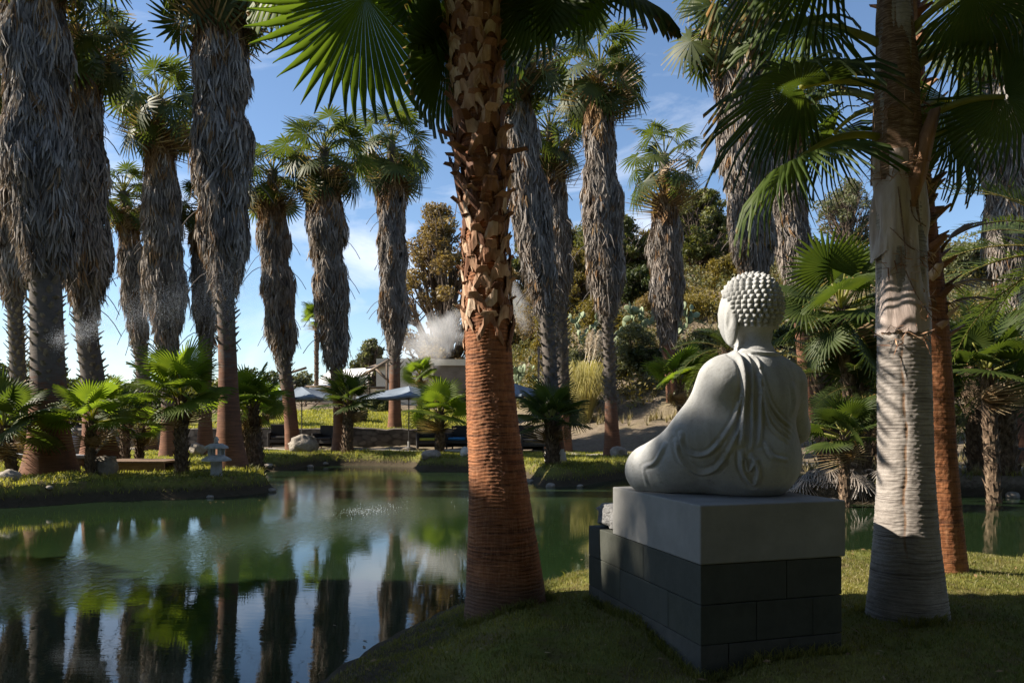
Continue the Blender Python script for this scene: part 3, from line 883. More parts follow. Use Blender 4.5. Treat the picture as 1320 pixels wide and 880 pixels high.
# ------------------------------------------------------------------ young fan palms
YF = []
for s_ in range(3):
    Gm = Geo(); Gm.merge(frond(BL_MID[s_], 0.54, 0.52, 0.10, 0.016, -6)); YF.append(Gm.mesh('frond', M['leaf_young']))
Gm = Geo(); Gm.merge(frond(BL_DEAD[0], 0.5, 0.42, 0.2, 0.012, -25)); YDEAD = Gm.mesh('dead_frond', M['leaf_dead'])
YFD = []
for s_ in range(2):
    Gm = Geo(); Gm.merge(frond(BL_MID[s_], 0.54, 0.52, 0.10, 0.016, -6)); YFD.append(Gm.mesh('frond', M['leaf_dark']))
k = NM('shaggy_young_trunk', 0.9, 0.2)
nn = k.noise(14, 5, 0.7, (1, 1, 0.7))
k.color(k.ramp(nn, [(0.3, (0.04, 0.026, 0.018)), (0.5, (0.12, 0.082, 0.055)), (0.72, (0.29, 0.21, 0.14))])); k.bump(nn, 0.9, 0.03)
M['shag'] = k.m

def shaggy_trunk(root, top, r, rng, n=130):
    g = Geo()
    tt = np.linspace(0, 1, 12)
    pts = np.array([(0, 0, -0.2)]) * (1 - tt[:, None]) + np.array([top]) * tt[:, None]
    v, q, tr = tube(pts, r * (0.92 + 0.25 * np.sin(tt * 3)), 12); g.add(v, q, tr, 0.3)
    for i in range(n):
        u = (i + rng.uniform(0, 1)) / n; th = i * 2.39996
        c = pts[0] * (1 - u) + pts[-1] * u
        o_ = np.array([math.cos(th), math.sin(th), 0]); tn = np.array([-math.sin(th), math.cos(th), 0])
        L = r * rng.uniform(0.7, 1.5); W = r * rng.uniform(0.25, 0.5)
        a0 = c + o_ * r * 0.95; e = a0 + o_ * L * 0.55 + np.array([0, 0, L])
        g.add([a0 - tn * W, a0 + tn * W, a0 - np.array([0, 0, W]) + o_ * 0.02, e - tn * W * .4, e + tn * W * .4], [(0, 1, 4, 3), (1, 2, 3, 4), (2, 0, 3, 3)][:2], [(2, 0, 3)])
    return g.build('trunk', M['shag'], root, smooth=False)

def young_palm(label, Y, base, crown, Rpx, hw, n, seed, meshes=None, el0=84, el1=-2, group='young fan palms round the pond', az_skip=None):
    rng = np.random.default_rng(seed)
    s = Y / F
    b = P(base[0], base[1], Y); b[2] = hz(b[0], Y)
    root = empty('young_fan_palm', b, label, 'palm', group)
    top = P(*crown, Y) - b
    shaggy_trunk(root, top, hw * s * 0.62, rng)
    ms = meshes or YF
    n = int(n * 0.9)
    for i in range(n):
        u = (i + 0.5) / n
        el = rad(el0 + (el1 - el0) * u ** 1.1 + rng.uniform(-8, 8)); az = i * 2.39996 + seed
        sc = Rpx * s / 1.02 * rng.uniform(0.85, 1.12)
        e = rot_az_el(az, el, rng.normal(0, 0.4)).to_euler()
        link_mesh('frond', ms[rng.integers(len(ms))], root, top + np.array([0, 0, -0.12 * u * Rpx * s]), e, (sc, sc, sc))
    for i in range(3 + seed % 3):
        az = rng.uniform(0, 2 * PI); sc = Rpx * s / 1.02 * rng.uniform(0.6, 0.85)
        link_mesh('dead_frond', YDEAD, root, top + np.array([0, 0, -0.16 * Rpx * s]), rot_az_el(az, rad(rng.uniform(-72, -40)), rng.normal(0, .3)).to_euler(), (sc, sc, sc))
    return root

young_palm('young palm with one upright sunlit fan in the middle of the left bank', 15.9, (235, 606), (233, 510), 74, 11, 20, 31)
young_palm('low young palm leaning over the boulder on the left bank', 15.6, (115, 609), (118, 540), 62, 8, 16, 32)
young_palm('young palm with twin shaggy trunks right of the stone lantern', 19, (336, 598), (326, 522), 56, 10, 18, 33)
young_palm('smaller young palm close behind the lantern bank twin-trunk palm', 20.5, (322, 590), (316, 530), 50, 9, 12, 34)
young_palm('dark spreading young palm at the left edge below the umbrella', 15.2, (20, 606), (5, 548), 72, 9, 15, 35, YFD)
young_palm('dark young palm between the two open blue umbrellas', 26, (447, 572), (450, 518), 46, 9, 18, 36, YFD)
young_palm('small palm standing high in front of the bathhouse wall', 38, (541, 545), (541, 482), 27, 5, 18, 37)
young_palm('bright young palm right of the umbrella by the dark armchairs', 25.5, (567, 577), (567, 530), 46, 8, 18, 38)
young_palm('young palm on the far lawn just right of the red foreground trunk', 18.9, (712, 604), (711, 540), 54, 12, 20, 39, YFD)
young_palm('sunlit young palm left of the statue shoulder', 26, (882, 562), (876, 490), 54, 8, 14, 40, None, 88, 25)
young_palm('tall dark fan palm between the statue and the grey trunk', 15.5, (1105, 606), (1085, 395), 100, 12, 24, 41, YFD, 80, -60)
young_palm('low dark fan palm by the water behind the statue arm', 13.6, (1090, 618), (1088, 560), 62, 9, 16, 42, YFD)
young_palm('dense dark fan palm right of the red-brown trunk', 14.2, (1285, 596), (1272, 475), 82, 12, 20, 43, YFD)
young_palm('small fan palm in the shade behind the wooden deck', 19.5, (178, 590), (182, 552), 38, 7, 12, 44)
young_palm('dark fan palm in the shade right of the young palm at the boulder', 18.5, (162, 592), (160, 532), 42, 8, 12, 45, YFD)
young_palm('small young palm in the shade at the far left behind the lounger', 21, (38, 584), (38, 545), 50, 9, 14, 46)
young_palm('distant young palm behind the left umbrella', 34, (340, 560), (345, 520), 32, 6, 14, 47)
young_palm('distant small palm rising beside the white bathhouse roof', 44, (408, 520), (408, 410), 26, 4, 18, 48)
young_palm('low fan palm on the shaded slope behind the statue', 17.5, (1150, 600), (1150, 530), 60, 9, 14, 49, YFD)

# feather palms (date palms)
FE = []
for s_ in range(3):
    Gm = Geo(); Gm.merge(feather(2.2, 48, 0.030, 0.40, 0.75 + 0.25 * s_, s_)); FE.append(Gm.mesh('frond', M['feather']))
def date_palm(label, Y, base, crown, Rpx, hw, n, seed, el0=80, el1=-20):
    rng = np.random.default_rng(seed); s = Y / F
    b = P(base[0], base[1], Y); b[2] = hz(b[0], Y)
    root = empty('date_palm', b, label, 'palm', 'feather-leaved palms on the right')
    top = P(*crown, Y) - b
    shaggy_trunk(root, top, hw * s, rng, 90)
    for i in range(n):
        u = (i + 0.5) / n
        el = rad(el0 + (el1 - el0) * u + rng.uniform(-6, 6)); az = i * 2.39996 + seed
        sc = Rpx * s / 2.1 * rng.uniform(0.85, 1.1)
        link_mesh('frond', FE[rng.integers(3)], root, top, rot_az_el(az, el, rng.normal(0, 0.3)).to_euler(), (sc, sc, sc))
date_palm('feather palm with arching fronds cut by the right edge', 11.5, (1400, 640), (1395, 330), 190, 16, 26, 51)
date_palm('feather palm arching over the dark bench slope at right', 17.0, (1262, 575), (1258, 445), 95, 12, 24, 52)
date_palm('feather palm behind the statue right shoulder', 18.5, (1068, 585), (1062, 480), 85, 12, 24, 53)
date_palm('feather palm left of the statue head', 24, (935, 575), (938, 452), 66, 8, 20, 54)
date_palm('dark feather palm by the water between the statue and the grey trunk', 15.6, (1112, 605), (1108, 500), 95, 10, 24, 56, 78, -30)
date_palm('dark feather palm on the bank right of the slim red trunk', 15.8, (1300, 600), (1296, 500), 100, 10, 24, 57, 78, -30)
date_palm('low feather palm under the grey trunk leaves', 19, (1130, 585), (1128, 500), 85, 10, 20, 55)

# ------------------------------------------------------------------ foreground red palm
def near_frond(root, p0, p1, d, n, R, blade, mat, sagk=0.06, pr=0.02):
    """petiole p0 -> p1 (world, minus root), blade along d with upper side n"""
    g = Geo(); p0 = np.asarray(p0, float); p1 = np.asarray(p1, float)
    t = np.linspace(0, 1, 9)[:, None]
    pts = p0 * (1 - t) + p1 * t + np.array([0, 0, 1.0]) * (4 * sagk * t * (1 - t))
    v, q, tr = tube(pts, np.linspace(pr * 1.4, pr * 0.75, 9), 6); g.add(v, q, tr, -0.5)
    d = norm(d); n = np.asarray(n, float); x = norm(np.cross(d, n)); n = np.cross(x, d)
    Mx = np.eye(4); Mx[:3, 0] = x * R; Mx[:3, 1] = d * R; Mx[:3, 2] = n * R; Mx[:3, 3] = p1
    g.merge(blade, Mx)
    return g.build('frond', mat, root)

def interp_prof(rows):
    rows = np.array(rows, float)      # py, left, right
    return rows

YR = 5.2
prof = np.array([(-130, 572, 642), (0, 572, 644), (100, 580, 649), (200, 588, 650), (300, 597, 655), (400, 599, 658), (500, 602, 664), (560, 603, 671), (600, 604, 677), (650, 603.5, 685), (700, 602.5, 693), (740, 601.5, 699), (775, 600.5, 704), (815, 596, 710)])
sc_ = YR / F
base = P(652, 778, YR); base[2] = hz(base[0], YR)
redpalm = empty('red_trunk_palm', base, 'foreground palm with ringed red trunk standing at the near water edge', 'palm tree')
zs = CAMZ - (prof[:, 0] - YH) * sc_ - base[2]
cx = ((prof[:, 1] + prof[:, 2]) / 2 - 660) * sc_ - base[0]
rw = (prof[:, 2] - prof[:, 1]) / 2 * sc_ * np.interp(prof[:, 0], [0, 340, 440], [0.84, 0.88, 1.0])
o_ = np.argsort(zs)
zs, cx, rw = zs[o_], cx[o_], rw[o_]
def ring_trunk(zarr, cxf, rf, sides, ringamp, ringstep, seed, rough=0.006, cyf=None):
    th = np.arange(sides) / sides * 2 * PI
    Z, TH = np.meshgrid(zarr, th, indexing='ij')
    nz_ = vnoise(np.stack([np.cos(TH) * 2, np.sin(TH) * 2, Z * 1.5], -1), seed)
    nz2 = vnoise(np.stack([np.cos(TH) * 14, np.sin(TH) * 14, Z * 60], -1), seed + 1)
    nz3 = vnoise(np.stack([np.cos(TH) * 3, np.sin(TH) * 3, Z * 9], -1), seed + 2)
    ph = Z / ringstep + nz_ * 1.7
    saw = ph - np.floor(ph)
    amp = ringamp * (0.4 + 0.9 * nz3)
    R_ = rf(Z) + amp * (saw ** 1.5 - 0.5) + (nz2 - 0.5) * rough + (nz_ - 0.5) * 0.014
    v = np.stack([cxf(Z) + R_ * np.cos(TH), (cyf(Z) if cyf else 0 * Z) + R_ * np.sin(TH), Z], -1).reshape(-1, 3)
    n = len(zarr)
    i = np.arange(n - 1)[:, None] * sides; j = np.arange(sides)[None, :]
    q = np.stack([i + j, i + (j + 1) % sides, i + sides + (j + 1) % sides, i + sides + j], -1).reshape(-1, 4)
    return v, q
cxf = lambda z: np.interp(z, zs, cx); rf = lambda z: np.interp(z, zs, rw)
zarr = np.linspace(-0.25, 4.4, 820)
v, q = ring_trunk(zarr, cxf, rf, 112, 0.007, 0.024, 5)
fz = np.clip(1.0 - v[:, 2] / 0.55, 0, 1.3)
G = Geo().add(v, q, None, fz); G.build('trunk', M['bark_red'], redpalm)
# criss-crossed split leaf bases on the upper trunk
rng = np.random.default_rng(77)
g = Geo()
zb0 = CAMZ - (418 - YH) * sc_ - base[2]
nb = 112
def surf(th, z, off):
    r = rf(z) + off
    return np.array([cxf(z) + r * math.cos(th), r * math.sin(th), z])
zi = zb0
for i in range(nb):
    z = zb0 + i * 0.0213
    th = i * 2.39996
    flarez = CAMZ - (205 - YH) * sc_ - base[2]
    fl = math.exp(-((z - flarez) / 0.22) ** 2)
    for sd_ in (-1, 1):
        n = 8
        W0 = rng.uniform(0.050, 0.088)
        span = rng.uniform(0.55, 0.85); drop = rng.uniform(0.13, 0.20)
        L, R_ = [], []
        tonev = np.clip(rng.normal(0.62, 0.26) - 0.42 * fl, 0.05, 0.97)
        V = []
        for j in range(n + 1):
            u = j / n
            a = th + sd_ * span * u ** 0.9
            zz_ = z - drop * u ** 1.2 + 0.02 * math.sin(u * 5 + i)
            w = W0 * (1 - 0.55 * u)
            off = 0.010 + 0.014 * (1 - u) + rng.uniform(0, 0.007) + (0.005 if sd_ > 0 else 0)
            off = off + fl * 0.05 * (1 - u)
            V += [surf(a, zz_ - w, off * 0.55), surf(a, zz_, off + 0.001), surf(a, zz_ + w * rng.uniform(0.6, 1.3), off * rng.uniform(0.7, 1.3))]
        Q = []
        for j in range(n):
            for m in range(2):
                p = j * 3 + m
                Q.append((p, p + 3, p + 4, p + 1))
        g.add(V, Q, None, np.clip(tonev + rng.normal(0, 0.06, len(V)), 0.02, 0.98))
    # cut stub at the apex
    L_ = rng.uniform(0.015, 0.055) + fl * rng.uniform(0.03, 0.13)
    W = rng.uniform(0.045, 0.07)
    o1 = np.array([math.cos(th), math.sin(th), 0]); tn = np.array([-math.sin(th), math.cos(th), 0])
    a0 = surf(th, z, 0.008); e = a0 + o1 * L_ + np.array([0, 0, L_ * (0.9 - 0.7 * fl)])
    up = np.array([0, 0, 1.0])
    m1 = (a0 + e) / 2
    V = [a0 - tn * W, a0 - up * 0.03 + o1 * 0.01, a0 + tn * W, m1 - tn * W * .8, m1 - up * 0.02, m1 + tn * W * .8, e - tn * W * .65, e + tn * W * rng.uniform(-.2, .2) - up * 0.006 + o1 * 0.02, e + tn * W * .65]
    Q = [(0, 1, 4, 3), (1, 2, 5, 4), (3, 4, 7, 6), (4, 5, 8, 7)]
    g.add(V, Q, None, np.clip(rng.normal(0.45, 0.2) - 0.3 * fl, 0.03, 0.9))
ob = g.build('leaf_base', M['boot'], redpalm, smooth=False)
sm = ob.modifiers.new('thick', 'SOLIDIFY'); sm.thickness = 0.003
# loose fibres
g = Geo()
for i in range(420):
    z = rng.uniform(zb0, 4.2); th = rng.uniform(0, 2 * PI)
    a0 = surf(th, z, 0.03); d = norm(np.array([math.cos(th), math.sin(th), 0]) * 0.5 + rng.normal(0, 0.7, 3)); L = rng.uniform(0.03, 0.11)
    w = norm(rng.normal(0, 1, 3)) * 0.002
    m = a0 + d * L * .5; e = a0 + d * L + np.array([0, 0, -L * .4])
    g.add([a0 - w, a0 + w, m - w, m + w, e], [(0, 1, 3, 2)], [(2, 3, 4)], rng.uniform(0.3, 0.9))
g.build('loose_fibre', M['boot'], redpalm)['kind'] = 'stuff'

def W2(px, py, Y): return P(px, py, Y) - base
crown_c = W2(606, -95, YR)
def nf(p1, d, n, R, bl=0, mat='leaf_near', pr=0.02): return near_frond(redpalm, crown_c + np.array([0, 0, -0.05]), p1, d, n, R, BL_HI[bl], M[mat], 0.10, pr)
nf(W2(470, -6, 5.45), (-0.42, -0.10, -0.70), (-0.35, 0.85, 0.25), 0.97, 0)
nf(W2(548, -22, 5.3), (0.05, -0.05, -0.85), (-0.5, 0.75, 0.15), 0.60, 1)
nf(W2(578, 62, 5.4), (-0.30, -0.05, -0.90), (-0.75, 0.55, 0.3), 0.66, 2, 'leaf_dark')
nf(W2(690, -12, 5.15), (0.12, -0.1, -0.9), (0.45, 0.9, 0.25), 0.60, 0, 'leaf_dark')
nf(W2(790, -22, 4.7), (0.65, -0.2, -0.42), (0.3, -0.4, 0.85), 0.52, 1, 'leaf_dark')
nf(W2(742, -30, 5.0), (0.05, 0.15, -0.9), (0.3, 0.9, 0.25), 0.46, 2, 'leaf_near')
nf(W2(650, 10, 5.5), (0.25, 0.25, -0.9), (0.7, 0.4, 0.3), 0.55, 1, 'leaf_dark')
nf(W2(420, -60, 5.6), (-0.7, 0.1, -0.35), (-0.25, -0.3, 0.9), 0.75, 2, 'leaf_near')
rng = np.random.default_rng(5)
for i in range(12):
    az = i * 2.39996; el = rad(rng.uniform(8, 75))
    if math.cos(az) < 0.1: el = max(el, rad(24))
    d = np.array([math.sin(az) * math.cos(el), math.cos(az) * math.cos(el), math.sin(el)])
    p1 = crown_c + d * 0.85
    near_frond(redpalm, crown_c, p1, d + np.array([0, 0, -0.35]), np.array([0, 0, 1.0]) - 0.3 * d, 0.78, BL_HI[i % 3], M['leaf_near'], 0.04)

# ------------------------------------------------------------------ grey trunk palm on the right
YG = 4.8
sg = YG / F
prof = np.array([(-150, 1137, 1170), (0, 1134, 1173), (100, 1131, 1179), (200, 1129, 1182), (300, 1131, 1189), (400, 1133, 1194), (500, 1133, 1197), (600, 1134, 1200), (650, 1132, 1203), (700, 1129, 1207), (750, 1125, 1213), (790, 1121, 1218), (830, 1116, 1224)])
gb = P(1170, 792, YG); gb[2] = hz(gb[0], YG)
greypalm = empty('grey_trunk_palm', gb, 'palm with pale grey ringed trunk and peeling sheath right of the statue', 'palm tree')
zs2 = CAMZ - (prof[:, 0] - YH) * sg - gb[2]; cx2 = ((prof[:, 1] + prof[:, 2]) / 2 - 660) * sg - gb[0]; rw2 = (prof[:, 2] - prof[:, 1]) / 2 * sg
o_ = np.argsort(zs2); zs2, cx2, rw2 = zs2[o_], cx2[o_], rw2[o_]
cxg = lambda z: np.interp(z, zs2, cx2); rg = lambda z: np.interp(z, zs2, rw2)
zg = lambda py: CAMZ - (py - YH) * sg - gb[2]
v, q = ring_trunk(np.linspace(-0.25, zg(-150), 800), cxg, rg, 112, 0.0036, 0.026, 15, 0.004)
# long vertical crack, camera side left of centre
ang = np.arctan2(v[:, 1], v[:, 0] - cxg(v[:, 2]))
dev = np.abs(ang - (-2.05 + 0.05 * np.sin(v[:, 2] * 7) + 0.03 * np.sin(v[:, 2] * 23)))
crack = np.exp(-(dev / 0.07) ** 2) * sstep(zg(780), zg(690), v[:, 2]) * (0.35 + 0.65 * vnoise(v * 22, 4)) * 1.3
v[:, 0] -= crack * 0.006 * np.cos(ang); v[:, 1] -= crack * 0.006 * np.sin(ang)
Geo().add(v, q, None, crack).build('trunk', M['bark_grey'], greypalm)
# papery sheath wrapped round the trunk
rng = np.random.default_rng(8)
def sleeve(z0, z1, off, seed, ragged=0.06, bulge=0.02, sides=80, n=70):
    th = np.arange(sides) / sides * 2 * PI
    T2, U2 = np.meshgrid(th, np.linspace(0, 1, n), indexing='xy')
    rag = vnoise(np.stack([np.cos(T2) * 1.1, np.sin(T2) * 1.1, T2 * 0], -1), seed) - 0.5
    rag2 = vnoise(np.stack([np.cos(T2) * 9, np.sin(T2) * 9, T2 * 0 + 3], -1), seed) - 0.5
    za = z0 + ragged * (rag * 2 + rag2); Z = za + (z1 - za) * U2
    lump = vnoise(np.stack([np.cos(T2) * 2.2, np.sin(T2) * 2.2, Z * 3.2], -1), seed + 3) - 0.5
    wr = vnoise(np.stack([np.cos(T2) * 7, np.sin(T2) * 7, Z * 2.0], -1), seed + 4) - 0.5
    R_ = rg(Z) + off + bulge * lump + 0.012 * wr + 0.004 * np.exp(-U2 / 0.03)
    v = np.stack([cxg(Z) + R_ * np.cos(T2), R_ * np.sin(T2), Z], -1).reshape(-1, 3)
    i = np.arange(n - 1)[:, None] * sides; j = np.arange(sides)[None, :]
    return v, np.stack([i + j, i + (j + 1) % sides, i + sides + (j + 1) % sides, i + sides + j], -1).reshape(-1, 4)
v, q = sleeve(zg(432), zg(225), 0.004, 21, 0.03, 0.05); Geo().add(v, q).build('leaf_sheath', M['sheath'], greypalm)
v, q = sleeve(zg(330), zg(200), 0.006, 25, 0.05, 0.055); Geo().add(v, q).build('leaf_sheath', M['sheath'], greypalm)
v, q = sleeve(zg(235), zg(-150), 0.008, 31, 0.05, 0.03, 80, 110); Geo().add(v, q).build('fibre_wrap', M['fibre'], greypalm)
# ragged peeling fibres at the sheath edges
g = Geo()
for zc, ncount, a0, a1 in ((435, 60, -2.9, -0.2), (345, 70, -2.6, -0.6), (225, 90, -3.1, 0), (140, 60, -3.1, 0), (395, 40, -1.9, -1.0)):
    for i in range(ncount):
        th = rng.uniform(a0, a1); z = zg(zc + rng.normal(0, 9)); r = rg(z) + 0.03
        p = np.array([cxg(z) + r * math.cos(th), r * math.sin(th), z])
        d = norm(np.array([math.cos(th), math.sin(th), 0]) * 0.25 + np.array([-math.sin(th), math.cos(th), 0]) * rng.normal(0, 0.9) + np.array([0, 0, rng.normal(-.2, 0.45)]))
        L = rng.uniform(0.03, 0.12); w = norm(np.cross(d, rng.normal(0, 1, 3))) * rng.uniform(0.001, 0.004)
        m = p + d * L * .5 + np.array([math.cos(th), math.sin(th), 0]) * 0.006; e = p + d * L
        g.add([p - w, p + w, m - w, m + w, e], [(0, 1, 3, 2)], [(2, 3, 4)], rng.uniform(0.2, 0.9))
g.build('loose_fibre', M['boot'], greypalm)['kind'] = 'stuff'
# split cracks and torn edges on the sheath
g = Geo()
for pts_, w_ in (([(1143, 335), (1152, 362), (1163, 388), (1178, 408), (1190, 418)], .012), ([(1142, 250), (1147, 300), (1150, 340)], .006), ([(1166, 250), (1164, 275), (1168, 300)], .016), ([(1135, 300), (1150, 322), (1160, 330)], .010), ([(1155, 268), (1160, 290), (1176, 300)], .009)):
    sp = spline(np.array(pts_, float), 14)
    V = []
    for j_, (px_, py_) in enumerate(sp):
        z = zg(py_); xx = (px_ - 660) * sg - gb[0] - cxg(z); r_ = rg(z) + 0.030
        yy = -math.sqrt(max(1e-4, r_ * r_ - xx * xx)); wj = w_ * math.sin(PI * (0.08 + 0.88 * j_ / 13)) * rng.uniform(.7, 1.3)
        V += [(cxg(z) + xx - wj * .7, yy, z + wj), (cxg(z) + xx, yy - 0.010, z), (cxg(z) + xx + wj * .7, yy, z - wj)]
    g.add(V, [(j_ * 3 + m, j_ * 3 + m + 1, j_ * 3 + m + 4, j_ * 3 + m + 3) for j_ in range(13) for m in (0, 1)], None, 0.1)
g.build('sheath_crack', M['fibre'], greypalm, smooth=False)
# broken split petiole stump on the right of the trunk
def wedge(root, pts, widths, thick, mat, name='leaf_stump'):
    pts = np.array(pts); n = len(pts); V = []
    for p, w in zip(pts, widths):
        V += [p + np.array([-w, 0, 0]), p + np.array([0, -thick, 0]), p + np.array([w, 0, 0]), p + np.array([0, thick, 0])]
    Q = []
    for i in range(n - 1):
        for j in range(4):
            Q.append((i * 4 + j, i * 4 + (j + 1) % 4, i * 4 + 4 + (j + 1) % 4, i * 4 + 4 + j))
    Q.append((n * 4 - 4, n * 4 - 3, n * 4 - 2, n * 4 - 1)); Q.append((3, 2, 1, 0))
    o = Geo().add(V, Q, None, 0.5).build(name, mat, root)
    return o
g0 = lambda px, py, Y=YG - 0.05: P(px, py, Y) - gb
wedge(greypalm, [g0(1174, 268, YG - .13), g0(1183, 222, YG - .13), g0(1193, 180, YG - .11), g0(1206, 141, YG - .1)], [0.03, 0.062, 0.055, 0.034], 0.05, M['boot'])
wedge(greypalm, [g0(1178, 150), g0(1180, 90), g0(1172, 20)], [0.03, 0.035, 0.015], 0.03, M['fibre'])
for (a, b2) in (((1186, 245), (1218, 222)), ((1190, 268), (1206, 250)), ((1190, 292), (1208, 276))):
    wedge(greypalm, [g0(*a, YG + .08), g0((a[0] + b2[0]) / 2, (a[1] + b2[1]) / 2 + 3, YG + .05), g0(*b2, YG + .05)], [0.05, 0.03, 0.02], 0.025, M['fibre'])
def gf(a, p1, d, n, R, bl=0, mat='leaf_dark', pr=0.02, sag=0.05):
    near_frond(greypalm, g0(*a, YG), p1, d, n, R * 1.06, BL_SP[bl], M[mat], sag, pr)
gf((1140, 112), g0(1032, 112, 4.6), (-0.93, -0.25, 0.02), (-0.05, 0.25, 0.95), 0.62, 0, 'leaf_dark', 0.022, 0.04)
gf((1136, 178), g0(1030, 205, 4.45), (-0.80, -0.35, -0.38), (-0.35, 0.05, 0.93), 0.50, 1, 'leaf_near', 0.020, 0.07)
gf((1140, 60), g0(1045, 30, 5.0), (-0.88, 0.25, -0.05), (-0.25, -0.65, 0.7), 0.56, 2, 'leaf_near', 0.022, 0.03)
gf((1138, 140), g0(1075, 172, 5.3), (-0.35, 0.55, -0.6), (-0.3, 0.6, 0.7), 0.42, 0, 'leaf_dark', 0.016, 0.05)
gf((1136, 130), g0(1040, 135, 5.6), (-0.8, 0.2, -0.35), (-0.4, 0.2, 0.9), 0.55, 1, 'leaf_dark', 0.018, 0.07)
gf((1175, 40), g0(1255, -10, 4.5), (0.85, -0.35, -0.1), (0.0, 0.5, 0.85), 0.62, 0)
gf((1178, 90), g0(1272, 40, 4.9), (0.92, 0.05, -0.1), (0.1, -0.45, 0.85), 0.60, 1)
gf((1180, 160), g0(1296, 125, 4.55), (0.45, -0.25, -0.75), (0.5, 0.5, 0.6), 0.50, 2)
gf((1178, 150), g0(1225, 130, 5.6), (0.45, 0.5, -0.62), (0.6, 0.2, 0.7), 0.58, 0)
gf((1185, 200), g0(1220, 170, 5.3), (0.55, 0.35, -0.65), (0.6, -0.1, 0.7), 0.46, 1)
gf((1160, -30), g0(1080, -60, 4.4), (-0.85, -0.4, -0.1), (-0.1, 0.2, 0.95), 0.62, 2)
gf((1160, -30), g0(1010, -50, 5.2), (-0.85, 0.2, -0.25), (-0.3, 0.2, 0.9), 0.62, 0)
gf((1165, -30), g0(1330, -30, 4.9), (0.9, 0.1, -0.3), (0.2, -0.3, 0.9), 0.65, 1)
cg = g0(1153, -150, YG)
rng = np.random.default_rng(15)
for i in range(10):
    az = i * 2.39996 + 1; el = rad(rng.uniform(15, 78))
    d = np.array([math.sin(az) * math.cos(el), math.cos(az) * math.cos(el), math.sin(el)])
    near_frond(greypalm, cg, cg + d * 0.7, d + np.array([0, 0, -0.3]), np.array([0, 0, 1.0]) - 0.3 * d, 0.62, BL_HI[i % 3], M['leaf_dark'], 0.04)

# ------------------------------------------------------------------ slimmer red palm behind it
YS = 6.1
ss = YS / F
prof = np.array([(-150, 1142, 1178), (0, 1148, 1184), (200, 1160, 1196), (300, 1170, 1206), (400, 1181, 1219), (500, 1186, 1227), (600, 1189, 1232), (660, 1190, 1237), (700, 1190, 1241), (745, 1188, 1246), (790, 1184, 1252)])
sb_ = P(1217, 745, YS); sb_[2] = hz(sb_[0], YS)
slim = empty('red_trunk_palm', sb_, 'slimmer red-brown palm trunk standing right behind the pale grey trunk', 'palm tree')
zs3 = CAMZ - (prof[:, 0] - YH) * ss - sb_[2]; cx3 = ((prof[:, 1] + prof[:, 2]) / 2 - 660) * ss - sb_[0]; rw3 = (prof[:, 2] - prof[:, 1]) / 2 * ss
o_ = np.argsort(zs3); zs3, cx3, rw3 = zs3[o_], cx3[o_], rw3[o_]
cx_s = lambda z: np.interp(z, zs3, cx3); r_s = lambda z: np.interp(z, zs3, rw3)
v, q = ring_trunk(np.linspace(-0.25, zs3[-1], 500), cx_s, r_s, 80, 0.007, 0.030, 45, 0.006)
Geo().add(v, q, None, 0.0).build('trunk', M['bark_red'], slim)
zq = lambda py: CAMZ - (py - YH) * ss - sb_[2]
g = Geo(); rng = np.random.default_rng(9)
for i in range(120):
    z = zq(430) + i * (zq(-140) - zq(430)) / 120; th = i * 2.39996
    o1 = np.array([math.cos(th), math.sin(th), 0]); tn = np.array([-math.sin(th), math.cos(th), 0]); up = np.array([0, 0, 1.0])
    a0 = np.array([cx_s(z), 0, z]) + o1 * r_s(z) * 0.95; L = rng.uniform(0.06, 0.16); W = rng.uniform(0.04, 0.07)
    e = a0 + o1 * L + up * L * rng.uniform(0.1, 0.8)
    g.add([a0 - tn * W, a0 + tn * W, a0 - up * 0.05, e - tn * W * .5, e + tn * W * .5, e - up * 0.01], [(0, 1, 4, 3), (1, 2, 5, 4), (2, 0, 3, 5)], [(3, 4, 5)], np.clip(rng.normal(0.35, .2), 0, 1))
g.build('leaf_base', M['boot'], slim)
cs = np.array([cx_s(zs3[-1]), 0, zs3[-1]])
for i in range(14):
    az = i * 2.39996 + 2; el = rad(rng.uniform(-15, 75))
    d = np.array([math.sin(az) * math.cos(el), math.cos(az) * math.cos(el), math.sin(el)])
    near_frond(slim, cs, cs + d * 0.8, d + np.array([0, 0, -0.4]), np.array([0, 0, 1.0]) - 0.3 * d, 0.7, BL_HI[i % 3], M['leaf_dark'], 0.04)
for (px, py, qx, qy) in ((1212, 325, 1240, 285), (1214, 372, 1262, 352), (1212, 395, 1246, 378)):
    a = P(px, py, YS) - sb_; b2 = P(px + 12, (py + qy) / 2 + 4, YS - 0.1) - sb_
    near_frond(slim, a, b2, P(qx, qy, YS) - sb_ - b2, np.array([0.1, 0.2, 1.0]), 0.34, fan_blade(14, 70, 0.5, 0.2, 0.03, 0.3, 0.3, 3), M['leaf_dead'], 0.01, 0.014)

# ------------------------------------------------------------------ pedestal, slab, statue
CNR = np.array([0.935, 3.77])
DL = np.array([-0.282, 0.959]); DR = np.array([0.959, 0.282])
ZS1, ZS0 = 1.165, 0.868      # slab top / bottom
def pm(loc2, z):
    Mx = np.eye(4); Mx[:2, 0] = DR; Mx[:2, 1] = DL; Mx[0, 3], Mx[1, 3] = loc2; Mx[2, 3] = z
    return Matrix(Mx.tolist())
ped = bpy.data.objects.new('block_pedestal', None); COL.objects.link(ped)
ped.matrix_world = pm(CNR, 0.25)
tag(ped, 'dark painted concrete block pedestal under the grey slab', 'pedestal')
PW, PLn = 0.84, 1.47
zt = ZS0 - 0.25
courses = [(zt - 0.2, zt), (zt - 0.4, zt - 0.2), (zt - 0.6, zt - 0.4), (zt - 0.8, zt - 0.6)]
leftj = [[0.64, 1.28], [0.34, 0.96], [0.66, 1.30], [0.36, 0.98]]
rng = np.random.default_rng(3)
